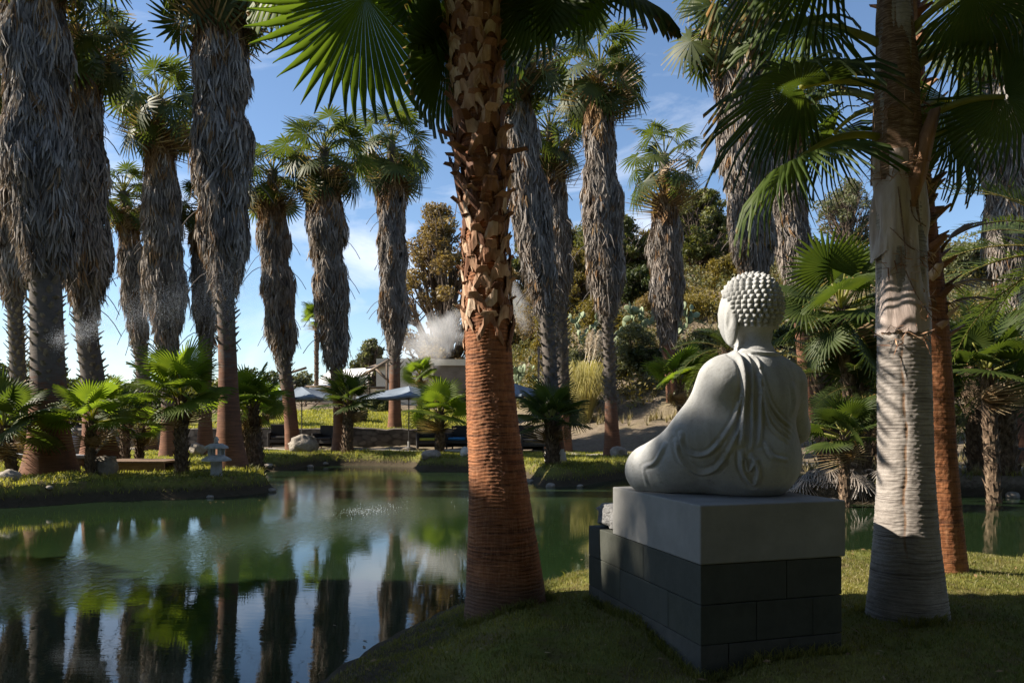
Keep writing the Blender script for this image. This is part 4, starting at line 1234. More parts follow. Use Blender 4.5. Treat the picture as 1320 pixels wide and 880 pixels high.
def block(x0, x1, y0, y1, z0, z1, parent, mat, name='block', bw=0.0045):
    g = Geo(); gp = 0.0013; jx, jy = rng.uniform(-.003, .003, 2)
    v, q = box((x0 + gp + jx * (x0 > 0), y0 + gp, z0 + 0.0015), (x1 - gp, y1 - gp, z1 - 0.0015)); g.add(v, q)
    return bevel_obj(g.build(name, mat, parent, smooth=False), bw, 2)
rightj = [[0.50], [0.32, 0.66], [0.16, 0.52], [0.34, 0.68]]
for ci, (z0, z1) in enumerate(courses):
    bm_ = M['block'] if ci < 2 else M['block_bare']
    # row along the left face (depth 0.2), running back
    ysj = [0] + leftj[ci] + [PLn]
    for a, b2 in zip(ysj[:-1], ysj[1:]):
        xw = rightj[ci][0] if a == 0 else 0.30
        block(0.0, xw, a, b2, z0, z1, ped, bm_)
    xsj = rightj[ci] + [PW]
    for a, b2 in zip(xsj[:-1], xsj[1:]):
        block(a, b2, 0.0, 0.30 if ci % 2 else 0.34, z0, z1, ped, bm_)
    # inner filling and far side blocks
    y1st = leftj[ci][0]
    block(PW - 0.22, PW, 0.36, 0.98, z0, z1, ped, bm_); block(PW - 0.22, PW, 0.985, PLn, z0, z1, ped, bm_)
slab = bpy.data.objects.new('concrete_slab', None); COL.objects.link(slab)
slab.matrix_world = pm(CNR, ZS0)
g = Geo()
# slab mesh with slightly uneven faces
n = 14
v, q = box((-0.003, -0.003, 0.001), (0.86, 1.06, ZS1 - ZS0))
COL.objects.unlink(slab); bpy.data.objects.remove(slab)
slab = Geo().add(v, q).build('concrete_slab', M['slab'], smooth=False); slab.matrix_world = pm(CNR, ZS0)
bevel_obj(slab, 0.008, 3)
tag(slab, 'thick smooth grey concrete slab between the statue and the dark blocks', 'slab')
# rough split stone on the back corner
def rock_mesh(rx, ry, rz_, seed, n=26, amp=0.35, fr=1.6, cut=None):
    u = np.linspace(0, PI, n); w = np.linspace(0, 2 * PI, n * 2, endpoint=False)
    U, Wv = np.meshgrid(u, w, indexing='ij')
    d = np.stack([np.sin(U) * np.cos(Wv), np.sin(U) * np.sin(Wv), np.cos(U)], -1)
    if cut: d = np.sign(d) * np.abs(d) ** cut
    nzv = vnoise(d * fr + seed, seed) - 0.5 + 0.5 * (vnoise(d * fr * 2.7 + seed, seed + 1) - 0.5) + 0.25 * (vnoise(d * fr * 7 + seed, seed + 2) - 0.5)
    v = d * (1 + amp * nzv)[..., None] * np.array([rx, ry, rz_])
    m = n * 2
    i = np.arange(n - 1)[:, None] * m; j = np.arange(m)[None, :]
    qd = np.stack([i + j, i + m + j, i + m + (j + 1) % m, i + (j + 1) % m], -1).reshape(-1, 4)
    return Geo().add(v.reshape(-1, 3), qd)
rk = rock_mesh(0.27, 0.17, 0.085, 4, 30, 0.25, 2.5, 0.4).build('rough_stone', M['rough_stone'])
rk.matrix_world = pm(CNR + DL * 1.265 + DR * 0.30, ZS0 + 0.078)
tag(rk, 'rough split grey stone lying on the back end of the block pedestal', 'stone')

# --- statue by surface nets from a signed distance field (local: x right, y forward, z up)
def surface_nets(fn, lo, hi, h):
    lo = np.array(lo); nxyz = np.ceil((np.array(hi) - lo) / h).astype(int) + 1
    ax = [lo[i] + h * np.arange(nxyz[i]) for i in range(3)]
    X, Y, Z = np.meshgrid(*ax, indexing='ij')
    S = fn(X, Y, Z)
    neg = S < 0
    nx_, ny_, nz_ = nxyz
    cnt = np.zeros((nx_ - 1, ny_ - 1, nz_ - 1), int)
    for dx in (0, 1):
        for dy in (0, 1):
            for dz in (0, 1):
                cnt += neg[dx:nx_ - 1 + dx, dy:ny_ - 1 + dy, dz:nz_ - 1 + dz]
    act = (cnt > 0) & (cnt < 8)
    idx = np.argwhere(act)
    vid = np.full(act.shape, -1); vid[act] = np.arange(len(idx))
    pos = np.zeros((len(idx), 3)); wsum = np.zeros(len(idx))
    corners = [(0, 0, 0), (1, 0, 0), (0, 1, 0), (1, 1, 0), (0, 0, 1), (1, 0, 1), (0, 1, 1), (1, 1, 1)]
    for a in range(8):
        for b2 in range(a + 1, 8):
            ca, cb = np.array(corners[a]), np.array(corners[b2])
            if np.abs(ca - cb).sum() != 1: continue
            sa = S[tuple((idx + ca).T)]; sb2 = S[tuple((idx + cb).T)]
            m = (sa < 0) != (sb2 < 0)
            t = np.where(m, sa / np.where(sa - sb2 == 0, 1, sa - sb2), 0)
            p = ca[None, :] + (cb - ca)[None, :] * t[:, None]
            pos += p * m[:, None]; wsum += m
    v = lo + (idx + pos / wsum[:, None]) * h
    quads = []
    for axis in range(3):
        sl0 = [slice(None)] * 3; sl1 = [slice(None)] * 3
        sl0[axis] = slice(0, -1); sl1[axis] = slice(1, None)
        ch = neg[tuple(sl0)] != neg[tuple(sl1)]
        e = np.argwhere(ch)
        u_, w_ = [(1, 2), (2, 0), (0, 1)][axis]
        ok = (e[:, u_] > 0) & (e[:, w_] > 0) & (e[:, u_] < nxyz[u_] - 1) & (e[:, w_] < nxyz[w_] - 1)
        e = e[ok]
        du = np.zeros(3, int); du[u_] = 1; dw = np.zeros(3, int); dw[w_] = 1
        a = vid[tuple((e - du - dw).T)]; b2 = vid[tuple((e - dw).T)]; c_ = vid[tuple(e.T)]; d_ = vid[tuple((e - du).T)]
        flip = ~neg[tuple(e.T)]
        qd = np.stack([a, b2, c_, d_], 1)
        qd[flip] = qd[flip][:, ::-1]
        quads.append(qd)
    return v, np.concatenate(quads)

def ell(X, Y, Z, c, r):
    x, y, z = (X - c[0]) / r[0], (Y - c[1]) / r[1], (Z - c[2]) / r[2]
    k0 = np.sqrt(x * x + y * y + z * z); return (k0 - 1) * min(r)
def cap(X, Y, Z, a, b2, ra, rb):
    a = np.array(a, float); b2 = np.array(b2, float); ba = b2 - a
    t = np.clip(((X - a[0]) * ba[0] + (Y - a[1]) * ba[1] + (Z - a[2]) * ba[2]) / (ba @ ba), 0, 1)
    return np.sqrt((X - a[0] - t * ba[0]) ** 2 + (Y - a[1] - t * ba[1]) ** 2 + (Z - a[2] - t * ba[2]) ** 2) - (ra + (rb - ra) * t)
def smin(a, b2, k_):
    h_ = np.clip(0.5 + 0.5 * (b2 - a) / k_, 0, 1); return b2 * (1 - h_) + a * h_ - k_ * h_ * (1 - h_)

def body(X, Y, Z):
    d = ell(X, Y, Z, (0, -0.01, 0.20), (0.27, 0.235, 0.24))
    d = smin(d, ell(X, Y, Z, (0, -0.02, 0.46), (0.235, 0.185, 0.32)), 0.08)
    d = smin(d, ell(X, Y, Z, (0, -0.01, 0.60), (0.262, 0.165, 0.20)), 0.08)
    d = smin(d, cap(X, Y, Z, (-0.165, -0.015, 0.675), (0.165, -0.015, 0.675), 0.092, 0.092), 0.07)
    d = smin(d, cap(X, Y, Z, (0, -0.01, 0.70), (0, 0.0, 0.815), 0.135, 0.098), 0.06)
    d = smin(d, cap(X, Y, Z, (0, 0.0, 0.82), (0, 0.02, 1.0), 0.094, 0.094), 0.012)
    # legs
    for s in (-1, 1):
        d = smin(d, cap(X, Y, Z, (s * 0.14, 0.08, 0.15), (s * 0.44, 0.42, 0.115), 0.165, 0.118), 0.09)
        d = smin(d, cap(X, Y, Z, (s * 0.42, 0.44, 0.105), (-s * 0.10, 0.56, 0.12), 0.112, 0.09), 0.06)
    d = smin(d, ell(X, Y, Z, (0, 0.34, 0.10), (0.38, 0.26, 0.15)), 0.08)
    # arms
    for s in (-1, 1):
        th = 1.16 if s < 0 else 1.0
        d = smin(d, cap(X, Y, Z, (s * 0.238, -0.01, 0.63), (s * 0.345, 0.06, 0.36), 0.108 * th, 0.085 * th), 0.05 if s > 0 else 0.09)
        d = smin(d, cap(X, Y, Z, (s * 0.345, 0.06, 0.37), (s * 0.06, 0.40, 0.29), 0.082 * th, 0.06), 0.05)
    # robe swept from the left arm down to the knee
    d = smin(d, cap(X, Y, Z, (-0.335, 0.05, 0.36), (-0.42, 0.36, 0.15), 0.115, 0.115), 0.12)
    d = smin(d, cap(X, Y, Z, (-0.24, 0.0, 0.30), (-0.38, 0.25, 0.15), 0.16, 0.12), 0.12)
    # hands folded in the lap
    d = smin(d, ell(X, Y, Z, (0.0, 0.44, 0.275), (0.11, 0.07, 0.045)), 0.04)
    # head, face, ears
    hx, hy = HC * X - HSN * (Y - 0.02), HSN * X + HC * (Y - 0.02)
    hd = ell(hx, hy, Z, (0, 0.005, 1.055), (0.163, 0.178, 0.178))
    hd = smin(hd, ell(hx, hy, Z, (0, 0.060, 0.972), (0.128, 0.125, 0.150)), 0.05)
    hd = smin(hd, ell(hx, hy, Z, (0, -0.01, 1.165), (0.095, 0.10, 0.066)), 0.06)
    hd = smin(hd, cap(hx, hy, Z, (0, 0.178, 1.03), (0, 0.205, 0.975), 0.014, 0.024), 0.02)
    hd = smin(hd, ell(hx, hy, Z, (0, 0.178, 0.930), (0.045, 0.016, 0.014)), 0.012)
    for s in (-1, 1):
        hd = smin(hd, ell(hx, hy, Z, (s * 0.05, 0.158, 1.035), (0.034, 0.02, 0.016)), 0.012)
        er = ell(hx, hy, Z, (s * 0.158, 0.015, 0.952), (0.026, 0.046, 0.122))
        er = np.maximum(er, -ell(hx, hy, Z, (s * 0.184, 0.012, 0.985), (0.012, 0.020, 0.055)))
        hd = smin(hd, er, 0.012)
    d = smin(d, hd, 0.02)
    # flat base
    d = np.maximum(d, -Z)
    return d
HA = rad(-14.0)          # head turned a little further to its left (world azimuth)
HC, HSN = math.cos(HA), math.sin(HA)
hh = 0.0068
v, q = surface_nets(body, (-0.66, -0.34, -0.02), (0.66, 0.76, 1.30), hh)
BAZ = rad(-22.0)
H0 = np.array([1.375, 4.33])
fwd = np.array([math.sin(BAZ), math.cos(BAZ)]); rgt = np.array([math.cos(BAZ), -math.sin(BAZ)])
# robe relief: ridges along hand drawn fold lines on the camera-facing side
def to_px(v):
    w = H0[None, :] + v[:, :1] * rgt + v[:, 1:2] * fwd; z = v[:, 2] + ZS1
    return np.stack([660 + F * w[:, 0] / w[:, 1], YH + F * (CAMZ - z) / w[:, 1]], 1), w
def vert_normals(v, q):
    n = np.cross(v[q[:, 2]] - v[q[:, 0]], v[q[:, 3]] - v[q[:, 1]])
    out = np.zeros_like(v)
    for k_ in range(4): np.add.at(out, q[:, k_], n)
    return out / (np.linalg.norm(out, axis=1)[:, None] + 1e-12)
def laplacian(v, q, it, lam=0.5):
    for _ in range(it):
        s = np.zeros_like(v); c = np.zeros(len(v))
        for a, b2 in ((0, 1), (1, 2), (2, 3), (3, 0)):
            np.add.at(s, q[:, a], v[q[:, b2]]); np.add.at(c, q[:, a], 1)
            np.add.at(s, q[:, b2], v[q[:, a]]); np.add.at(c, q[:, b2], 1)
        v = v + lam * (s / c[:, None] - v)
    return v
base_z = v[:, 2] < 0.012
v2 = laplacian(v, q, 2, 0.4); v2[base_z, 2] = v[base_z, 2]; v = v2
Z6 = lambda pts: [(800 + a / 4.19, 440 + b / 4.19) for a, b in pts]
folds = [(Z6([(596, 56), (640, 90), (660, 150), (668, 225), (664, 330), (655, 450), (648, 560)]), 3.2, 0.013),
         (Z6([(655, 60), (690, 95), (705, 150), (712, 240), (712, 420), (706, 590)]), 2.4, 0.007),
         (Z6([(690, 70), (735, 100), (752, 150), (758, 240), (757, 420), (745, 560)]), 2.4, 0.008),
         (Z6([(650, 600), (658, 690), (715, 770), (742, 705), (708, 620)]), 3.0, 0.012),
         (Z6([(670, 640), (690, 700), (735, 640)]), 2.6, 0.010),
         (Z6([(325, 500), (338, 570), (395, 612), (470, 605), (535, 548)]), 3.0, 0.012),
         (Z6([(298, 540), (330, 640), (420, 708), (510, 690), (568, 622)]), 3.2, 0.012),
         (Z6([(535, 548), (610, 430), (660, 280)]), 3.0, 0.006), (Z6([(568, 622), (630, 500), (664, 360)]), 3.0, 0.006),
         (Z6([(742, 170), (770, 300), (820, 425), (908, 520)]), 2.6, 0.010), (Z6([(760, 230), (800, 360), (850, 440), (912, 490)]), 2.4, 0.009),
         (Z6([(752, 150), (800, 320), (860, 410), (915, 460)]), 2.4, 0.009), (Z6([(780, 550), (820, 620), (895, 642)]), 2.6, 0.009),
         (Z6([(765, 290), (790, 400), (830, 480), (905, 545)]), 2.2, 0.007),
         (Z6([(240, 555), (190, 650), (130, 678)]), 2.6, 0.010), (Z6([(120, 680), (130, 730), (145, 780)]), 2.2, 0.004),
         (Z6([(640, 42), (700, 58), (780, 66), (880, 70)]), 2.2, 0.008), (Z6([(930, 230), (940, 320), (925, 400)]), 2.4, 0.006)]
nrm = vert_normals(v, q)
pp, wv = to_px(v)
vd = np.column_stack([-wv, CAMZ - (v[:, 2] + ZS1)]); vd /= np.linalg.norm(vd, axis=1)[:, None]
nw = np.column_stack([nrm[:, :1] * rgt + nrm[:, 1:2] * fwd, nrm[:, 2]])
facing = sstep(0.02, 0.25, (nw * vd).sum(1))
disp = np.zeros(len(v))
for pts, wpx, amp in folds:
    sp = spline(np.array(pts), 40)
    dd = poly_dist(pp[:, 0], pp[:, 1], [tuple(x) for x in sp])
    ends = np.minimum(np.hypot(pp[:, 0] - sp[0, 0], pp[:, 1] - sp[0, 1]), np.hypot(pp[:, 0] - sp[-1, 0], pp[:, 1] - sp[-1, 1]))
    wpx = wpx * 0.8
    prof_ = np.exp(-(dd / wpx) ** 2) - 0.35 * np.exp(-((dd - 2.0 * wpx) / wpx) ** 2)
    amp = amp * 1.5; prof_ = np.where(dd < 3 * wpx, prof_, prof_ * 0)
    disp = np.where(np.abs(amp * prof_) > np.abs(disp), amp * prof_ * (0.25 + 0.75 * sstep(0, 8, ends)), disp)
v = v + nrm * (disp * facing)[:, None]
statue = empty('stone_statue', (H0[0], H0[1], ZS1 + 0.002), 'large grey stone seated meditating statue seen from behind on the slab', 'statue', None, -BAZ)
Geo().add(v, q).build('body', M['stone'], statue)
# hair knobs
g = Geo()
rngh = np.random.default_rng(2)
def head_r(d):
    # march the head surface along direction d from its centre (head space)
    c = np.array([0, 0.0, 1.055])
    lo_, hi_ = 0.05, 0.35
    for _ in range(22):
        m = (lo_ + hi_) / 2; p = c + d * m
        e1 = (np.sqrt(((p - np.array([0, 0.005, 1.055])) ** 2 / np.array([0.163, 0.178, 0.178]) ** 2).sum()) - 1) * 0.163
        e2 = (np.sqrt(((p - np.array([0, -0.01, 1.165])) ** 2 / np.array([0.095, 0.10, 0.066]) ** 2).sum()) - 1) * 0.066
        h_ = max(0, min(1, 0.5 + 0.5 * (e2 - e1) / 0.06)); e = e2 * (1 - h_) + e1 * h_ - 0.06 * h_ * (1 - h_)
        if e > 0: hi_ = m
        else: lo_ = m
    return c + d * lo_
rows_el = np.concatenate([np.arange(-38, 84, 8.9)])
for ri, el in enumerate(rows_el):
    e = rad(el); nk = max(5, int(round(31 * math.cos(e))))
    for j in range(nk):
        a = 2 * PI * (j + 0.25) / nk
        d = np.array([math.cos(e) * math.sin(a), math.cos(e) * math.cos(a), math.sin(e)])
        fwd_ = d[1]
        if fwd_ > 0.18 and el < 22 + 10 * (fwd_ > 0.6): continue        # face
        if el < -12 and fwd_ > -0.12: continue                          # ears
        p = head_r(d)
        R_ = 0.0186 * (0.85 if el > 45 else 1.0)
        t1 = norm(np.cross(np.array([0, 0, 1.0]), d)); t2 = np.cross(d, t1)
        hgt = 0.026
        V = []
        for (rr_, hh_) in ((1.10, -0.010), (0.98, 0.002), (0.58, 0.0125), (0.20, 0.0185)):
            for s8 in range(8):
                ph = s8 * PI / 4
                sq = 1.04 - 0.16 * math.cos(4 * ph)
                V.append(p + (t1 * math.cos(ph) + t2 * math.sin(ph)) * R_ * rr_ * sq + d * hh_)
        V.append(p + d * 0.0198)
        Q = [(i * 8 + s8, i * 8 + (s8 + 1) % 8, i * 8 + 8 + (s8 + 1) % 8, i * 8 + 8 + s8) for i in range(3) for s8 in range(8)]
        T_ = [(24 + s8, 24 + (s8 + 1) % 8, 32) for s8 in range(8)]
        g.add(V, Q, T_)
p = head_r(np.array([0, 0, 1.0]))
vv, qq, tt, aa = g.arrays()
# back from head space to statue space
hx, hy = vv[:, 0].copy(), vv[:, 1].copy()
vv[:, 0] = HC * hx + HSN * hy; vv[:, 1] = -HSN * hx + HC * hy + 0.02
Geo().add(vv, qq, tt).build('curled_hair', M['stone'], statue)

# ------------------------------------------------------------------ near grass
def blades(n, xr, yr, hgt, wid, seed, accept=None, tone=(0.5, 0.28), tilt=0.55):
    rng = np.random.default_rng(seed)
    x = rng.uniform(*xr, n); y = rng.uniform(*yr, n)
    vis = (np.abs(x) < 0.72 * y + 0.4)
    x, y = x[vis], y[vis]
    sd = pond_sd(x, y)
    ok = sd > 0.06
    if accept is not None: ok &= accept(x, y, sd, rng)
    x, y, sd = x[ok], y[ok], sd[ok]
    n = len(x); z = height(x, y, sd)
    h = hgt * rng.uniform(0.5, 1.4, n); w = wid * rng.uniform(0.6, 1.4, n)
    a = rng.uniform(0, 2 * PI, n); ld = rng.uniform(0, 2 * PI, n); lm = tilt * rng.uniform(0.1, 1.3, n)
    wv_ = np.stack([np.cos(a) * w, np.sin(a) * w, 0 * a], 1)
    p = np.stack([x, y, z - 0.008], 1)
    lean = np.stack([np.cos(ld) * lm, np.sin(ld) * lm, 0 * ld], 1)
    m = p + lean * (h * 0.35)[:, None] + np.array([0, 0, 1.0]) * (h * 0.6)[:, None]
    e = p + lean * (h * 1.1)[:, None] + np.array([0, 0, 1.0]) * (h * 0.92)[:, None]
    V = np.stack([p - wv_, p + wv_, m + wv_ * .7, m - wv_ * .7, e], 1).reshape(-1, 3)
    bi = np.arange(n)[:, None] * 5
    patch = vnoise(np.stack([x * 1.3, y * 1.3, 0 * x], 1), 6)
    tn = np.clip(rng.normal(tone[0], tone[1], n) + (patch - 0.5) * 0.9 + (vnoise(np.stack([x * 5, y * 5, 0 * x], 1), 16) - .5) * 0.5, 0, 1)
    return Geo().add(V, bi + np.array([[0, 1, 2, 3]]), bi + np.array([[3, 2, 4]]), np.repeat(tn, 5)), patch
def not_ped(x, y, sd, rng):
    lx = (x - CNR[0]) * DR[0] + (y - CNR[1]) * DR[1]; ly = (x - CNR[0]) * DL[0] + (y - CNR[1]) * DL[1]
    return ~((lx > 0) & (lx < PW) & (ly > 0) & (ly < PLn)) & (np.hypot(x - base[0], y - base[1]) > 0.26) & (np.hypot(x - gb[0], y - gb[1]) > 0.22)
g, _ = blades(230000, (-2.2, 6.2), (3.3, 8.7), 0.027, 0.0023, 1, not_ped, (0.42, 0.32))
g2, _ = blades(9000, (-2.2, 6.2), (3.3, 8.7), 0.060, 0.0026, 21, lambda x, y, sd, r: not_ped(x, y, sd, r) & (vnoise(np.stack([x * 3.1, y * 3.1, 0 * x], 1), 63) > 0.55), (0.5, 0.3), 0.9)
g.merge(g2.arrays())
tag(g.build('grass', M['grass']), 'short mown grass on the near bank under the statue', 'grass', None, 'stuff')
g, _ = blades(90000, (-2.2, 6.2), (3.3, 8.7), 0.028, 0.002, 2, lambda x, y, sd, r: not_ped(x, y, sd, r) & (vnoise(np.stack([x * 2.1, y * 2.1, 0 * x], 1), 61) * .6 + .4 * vnoise(np.stack([x * 6, y * 6, 0 * x], 1), 62) > 0.42 + 0.25 * r.random(len(x))))
tag(g.build('dry_grass', M['dry']), 'dry straw coloured blades among the near grass', 'grass', None, 'stuff')
def far_lawn(x, y, sd, rng):
    return (dirt_mask(x, y, sd) < 0.5) & (y > 12)
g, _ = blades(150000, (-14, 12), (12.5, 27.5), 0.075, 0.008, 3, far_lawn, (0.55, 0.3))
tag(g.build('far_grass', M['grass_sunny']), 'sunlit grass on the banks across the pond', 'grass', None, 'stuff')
# shaggy grass overhanging the far bank edge
g, _ = blades(70000, (-12, 12), (12.5, 26), 0.12, 0.008, 4, lambda x, y, sd, r: (sd > 0.17) & (sd < 0.6) & (y > 12), (0.40, 0.3), 1.0)
tag(g.build('bank_grass', M['grass']), 'longer shaggy grass hanging along the far bank edges', 'grass', None, 'stuff')
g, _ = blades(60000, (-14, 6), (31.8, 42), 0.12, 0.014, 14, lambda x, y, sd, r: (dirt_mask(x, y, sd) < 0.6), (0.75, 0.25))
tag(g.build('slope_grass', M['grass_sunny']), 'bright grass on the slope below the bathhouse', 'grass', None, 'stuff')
# longer grass against the pedestal and trunk feet
def edge(x, y, sd, r):
    lx = (x - CNR[0]) * DR[0] + (y - CNR[1]) * DR[1]; ly = (x - CNR[0]) * DL[0] + (y - CNR[1]) * DL[1]
    dx_ = np.maximum(np.maximum(-lx, lx - PW), 0); dy_ = np.maximum(np.maximum(-ly, ly - PLn), 0)
    e = np.hypot(dx_, dy_); e = np.where(e > 0, e, 9)
    e = np.minimum(e, np.abs(np.hypot(x - base[0], y - base[1]) - 0.29)); e = np.minimum(e, np.abs(np.hypot(x - gb[0], y - gb[1]) - 0.25))
    return (e < 0.05) & (r.random(len(x)) < 0.6) & (vnoise(np.stack([x * 4, y * 4, 0 * x], 1), 66) > 0.35)
g, _ = blades(220000, (-0.6, 3.2), (3.5, 6.0), 0.062, 0.0028, 23, edge, (0.4, 0.3), 0.8)
tag(g.build('edge_grass', M['grass']), 'untrimmed grass growing against the pedestal and trunk feet', 'grass', None, 'stuff')
# leaves floating near the shore
rng = np.random.default_rng(19); g = Geo()
for i in range(1500):
    x, y = rng.uniform(-6, 6), rng.uniform(4, 20)
    d_ = float(pond_sd(np.array([x]), np.array([y]))[0])
    if d_ > -0.04 or rng.random() > math.exp(d_ * 1.6): continue
    a = rng.uniform(0, 2 * PI); L = rng.uniform(0.012, 0.035); w = L * rng.uniform(0.15, 0.5)
    d = np.array([math.cos(a), math.sin(a), 0]); n_ = np.array([-math.sin(a), math.cos(a), 0]); p = np.array([x, y, .004])
    g.add([p - d * L, p + n_ * w, p + d * L + np.array([0, 0, .004]), p - n_ * w], [(0, 1, 2, 3)], None, rng.uniform(0.2, 0.9))
tag(g.build('floating_leaves', M['leaf_dead']), 'small dead leaves floating along the pond edges', 'leaves', None, 'stuff')
# fallen leaves and twigs
rng = np.random.default_rng(12); g = Geo()
for i in range(260):
    x, y = rng.uniform(-1.5, 4.5), rng.uniform(3.5, 7.5)
    if float(pond_sd(np.array([x]), np.array([y]))[0]) < 0.15: continue
    z = hz(x, y) + 0.018; a = rng.uniform(0, 2 * PI); L = rng.uniform(0.01, 0.03); w = L * rng.uniform(0.15, 0.5)
    d = np.array([math.cos(a), math.sin(a), rng.normal(0, .2)]); n_ = np.array([-math.sin(a), math.cos(a), rng.normal(0, .3)])
    p = np.array([x, y, z]); g.add([p - d * L, p + n_ * w, p + d * L, p - n_ * w + np.array([0, 0, .006])], [(0, 1, 2, 3)], None, rng.uniform(0.3, 0.9))
tag(g.build('fallen_leaves', M['leaf_dead']), 'small dry leaf scraps scattered on the near grass', 'leaves', None, 'stuff')

# ------------------------------------------------------------------ broadleaf trees and shrubs
def leaf_cloud(centers, radii, n, size, rng, flat=0.8):
    """leaf quads scattered in clumps; returns Geo"""
    centers = np.asarray(centers, float); radii = np.asarray(radii, float)
    w = radii ** 2.2; idx = rng.choice(len(centers), n, p=w / w.sum())
    d = rng.normal(0, 1, (n, 3)); d /= np.linalg.norm(d, axis=1)[:, None]
    r = radii[idx] * rng.uniform(0.15, 1.0, n) ** 0.45
    p = centers[idx] + d * r[:, None] * np.array([1, 1, flat])
    a = rng.normal(0, 1, (n, 3)); a /= np.linalg.norm(a, axis=1)[:, None]
    b = np.cross(a, rng.normal(0, 1, (n, 3))); b /= np.linalg.norm(b, axis=1)[:, None]
    s = size * rng.uniform(0.5, 1.5, n)
    V = np.stack([p - a * s[:, None], p + b * (s * 0.45)[:, None], p + a * s[:, None], p - b * (s * 0.45)[:, None]], 1).reshape(-1, 3)
    bi = np.arange(n)[:, None] * 4
    ct = rng.uniform(0, 1, len(centers))
    tone = np.clip(0.55 * ct[idx] + rng.normal(0.25, 0.22, n), 0, 1)
    return Geo().add(V, bi + np.array([[0, 1, 2, 3]]), None, np.repeat(tone, 4))

def broad_tree(name, label, cat, loc, H, Wd, mat, seed, nleaf=9000, size=0.10, trunk=True, group=None, clumps=44, sparse=False, low=0.35, rk=1.0):
    rng = np.random.default_rng(seed)
    root = empty(name, loc, label, cat, group)
    cs, rs = [], []
    for i in range(clumps):
        u = rng.uniform(0, 1); th = rng.uniform(0, 2 * PI)
        zc = H * (low + (1 - low) * u)
        env = math.sin(PI * min(1, 0.18 + 0.80 * u)) ** 0.7
        r = Wd / 2 * env * rng.uniform(0.25, 0.95)
        cs.append((r * math.cos(th), r * math.sin(th), zc)); rs.append(rk * rng.uniform(0.08, 0.20) * Wd * (0.8 if sparse else 1))
    cs = np.array(cs)
    if trunk:
        g = Geo()
        top = np.array([0, 0, H * 0.8])
        pts = spline(np.array([(0, 0, -0.3), (rng.normal(0, .06) * H, rng.normal(0, .06) * H, H * 0.3), (rng.normal(0, .05) * H, rng.normal(0, .05) * H, H * 0.85)]), 14)
        v, q, t = tube(pts, np.linspace(0.035, 0.008, 14) * H, 8); g.add(v, q, t)
        for c in cs:
            st = pts[int(np.clip(c[2] / H * 0.6, 0.1, 0.8) * 13)]
            mid = (st + c) / 2 + rng.normal(0, 0.05, 3) * H * 0.5
            bp = spline(np.array([st, mid, c]), 8)
            v, q, t = tube(bp, np.linspace(0.013, 0.003, 8) * H, 5); g.add(v, q, t)
            for k_ in range(3):
                e = c + rng.normal(0, 1, 3) * np.array([1, 1, .7]) * Wd * 0.10
                v, q, t = tube(np.array([bp[5], (bp[5] + e) / 2 + rng.normal(0, .03, 3) * Wd, e]), np.array([0.004, 0.003, 0.0015]) * H, 4); g.add(v, q, t)
        g.build('trunk', M['branch'], root)
    leaf_cloud(cs, rs, nleaf, size, rng).build('crown', M[mat], root)
    return root

def at(px, Y): 
    x = (px - 660) / F * Y
    return np.array([x, Y, hz(x, Y) - 0.05])
def topH(px, py, Y):
    return CAMZ - (py - YH) / F * Y - hz((px - 660) / F * Y, Y)

specs = [  # label, px, Y, top py, width px, mat, leaves, size, low
    ('tall russet and green tree behind the steam cloud', 568, 50, 268, 125, 'tl_red', 13000, 0.15, 0.02, False),
    ('olive tree on the hill left of the star-crowned palm', 795, 47, 280, 110, 'tl_green', 9000, 0.14, 0.2, False),
    ('golden leaved tree low on the hill behind the knobbly palm', 748, 43, 325, 75, 'tl_gold', 6500, 0.12, 0.1, False),
    ('dark green tree on the hill right of the star-crowned palm', 905, 44, 250, 120, 'tl_green', 9000, 0.14, 0.15, True),
    ('yellow green bushy tree left of the thick palm behind the statue', 945, 40, 330, 75, 'tl_gold', 6000, 0.12, 0.1, False),
    ('thin airy tree on the hill skyline left of the grey trunk', 1095, 40, 232, 95, 'tl_grey', 3600, 0.10, 0.3, True),
    ('pale feathery tree on the hill right of the grey trunk', 1245, 34, 320, 110, 'tl_grey', 6000, 0.11, 0.15, True),
    ('broad green tree on the hill behind the leaning palm', 690, 50, 300, 90, 'tl_green', 8000, 0.15, 0.15, False),
    ('dark round tree low on the hill between the two hill palms', 830, 41, 345, 80, 'tl_dark', 7000, 0.12, 0.05, False),
    ('golden green tree on the hill behind the knobbly palm skirt', 725, 49, 290, 85, 'tl_gold', 7000, 0.14, 0.1, True),
    ('green tree on the hilltop left of the thick grey skirt', 880, 50, 265, 90, 'tl_green', 8000, 0.14, 0.15, False),
    ('bushy green tree on the hilltop right of the thick grey skirt', 1010, 46, 290, 90, 'tl_green', 8000, 0.14, 0.1, False),
    ('olive bushy tree on the hill behind the grey trunk', 1150, 38, 330, 90, 'tl_green', 7000, 0.13, 0.05, False),
    ('wide olive tree on the hill behind the knobbly palm crown', 765, 52, 292, 120, 'tl_green', 10000, 0.15, 0.02, False),
    ('wide golden olive tree right behind the star-crowned palm skirt', 845, 48, 300, 110, 'tl_gold', 10000, 0.14, 0.02, False),
    ('wide olive tree on the hill between the star-crowned palm and the thick palm', 925, 52, 285, 110, 'tl_green', 10000, 0.15, 0.02, False),
    ('russet tree low on the hill left of the leaning palm', 655, 47, 350, 70, 'tl_red', 6000, 0.13, 0.1, False),
    ('olive tree behind the pale skirted palm', 1040, 42, 330, 90, 'tl_green', 6500, 0.13, 0.1, False),
    ('small round grey green tree on the skyline left of the steam', 478, 60, 440, 55, 'tl_grey', 3500, 0.18, 0.2, False),
    ('dark green tree filling the slope at the right edge', 1310, 28, 400, 130, 'tl_dark', 8000, 0.10, 0.05, False),
    ('dark tree on the slope right of the slim red trunk', 1190, 30, 410, 90, 'tl_dark', 6000, 0.10, 0.05, False)]
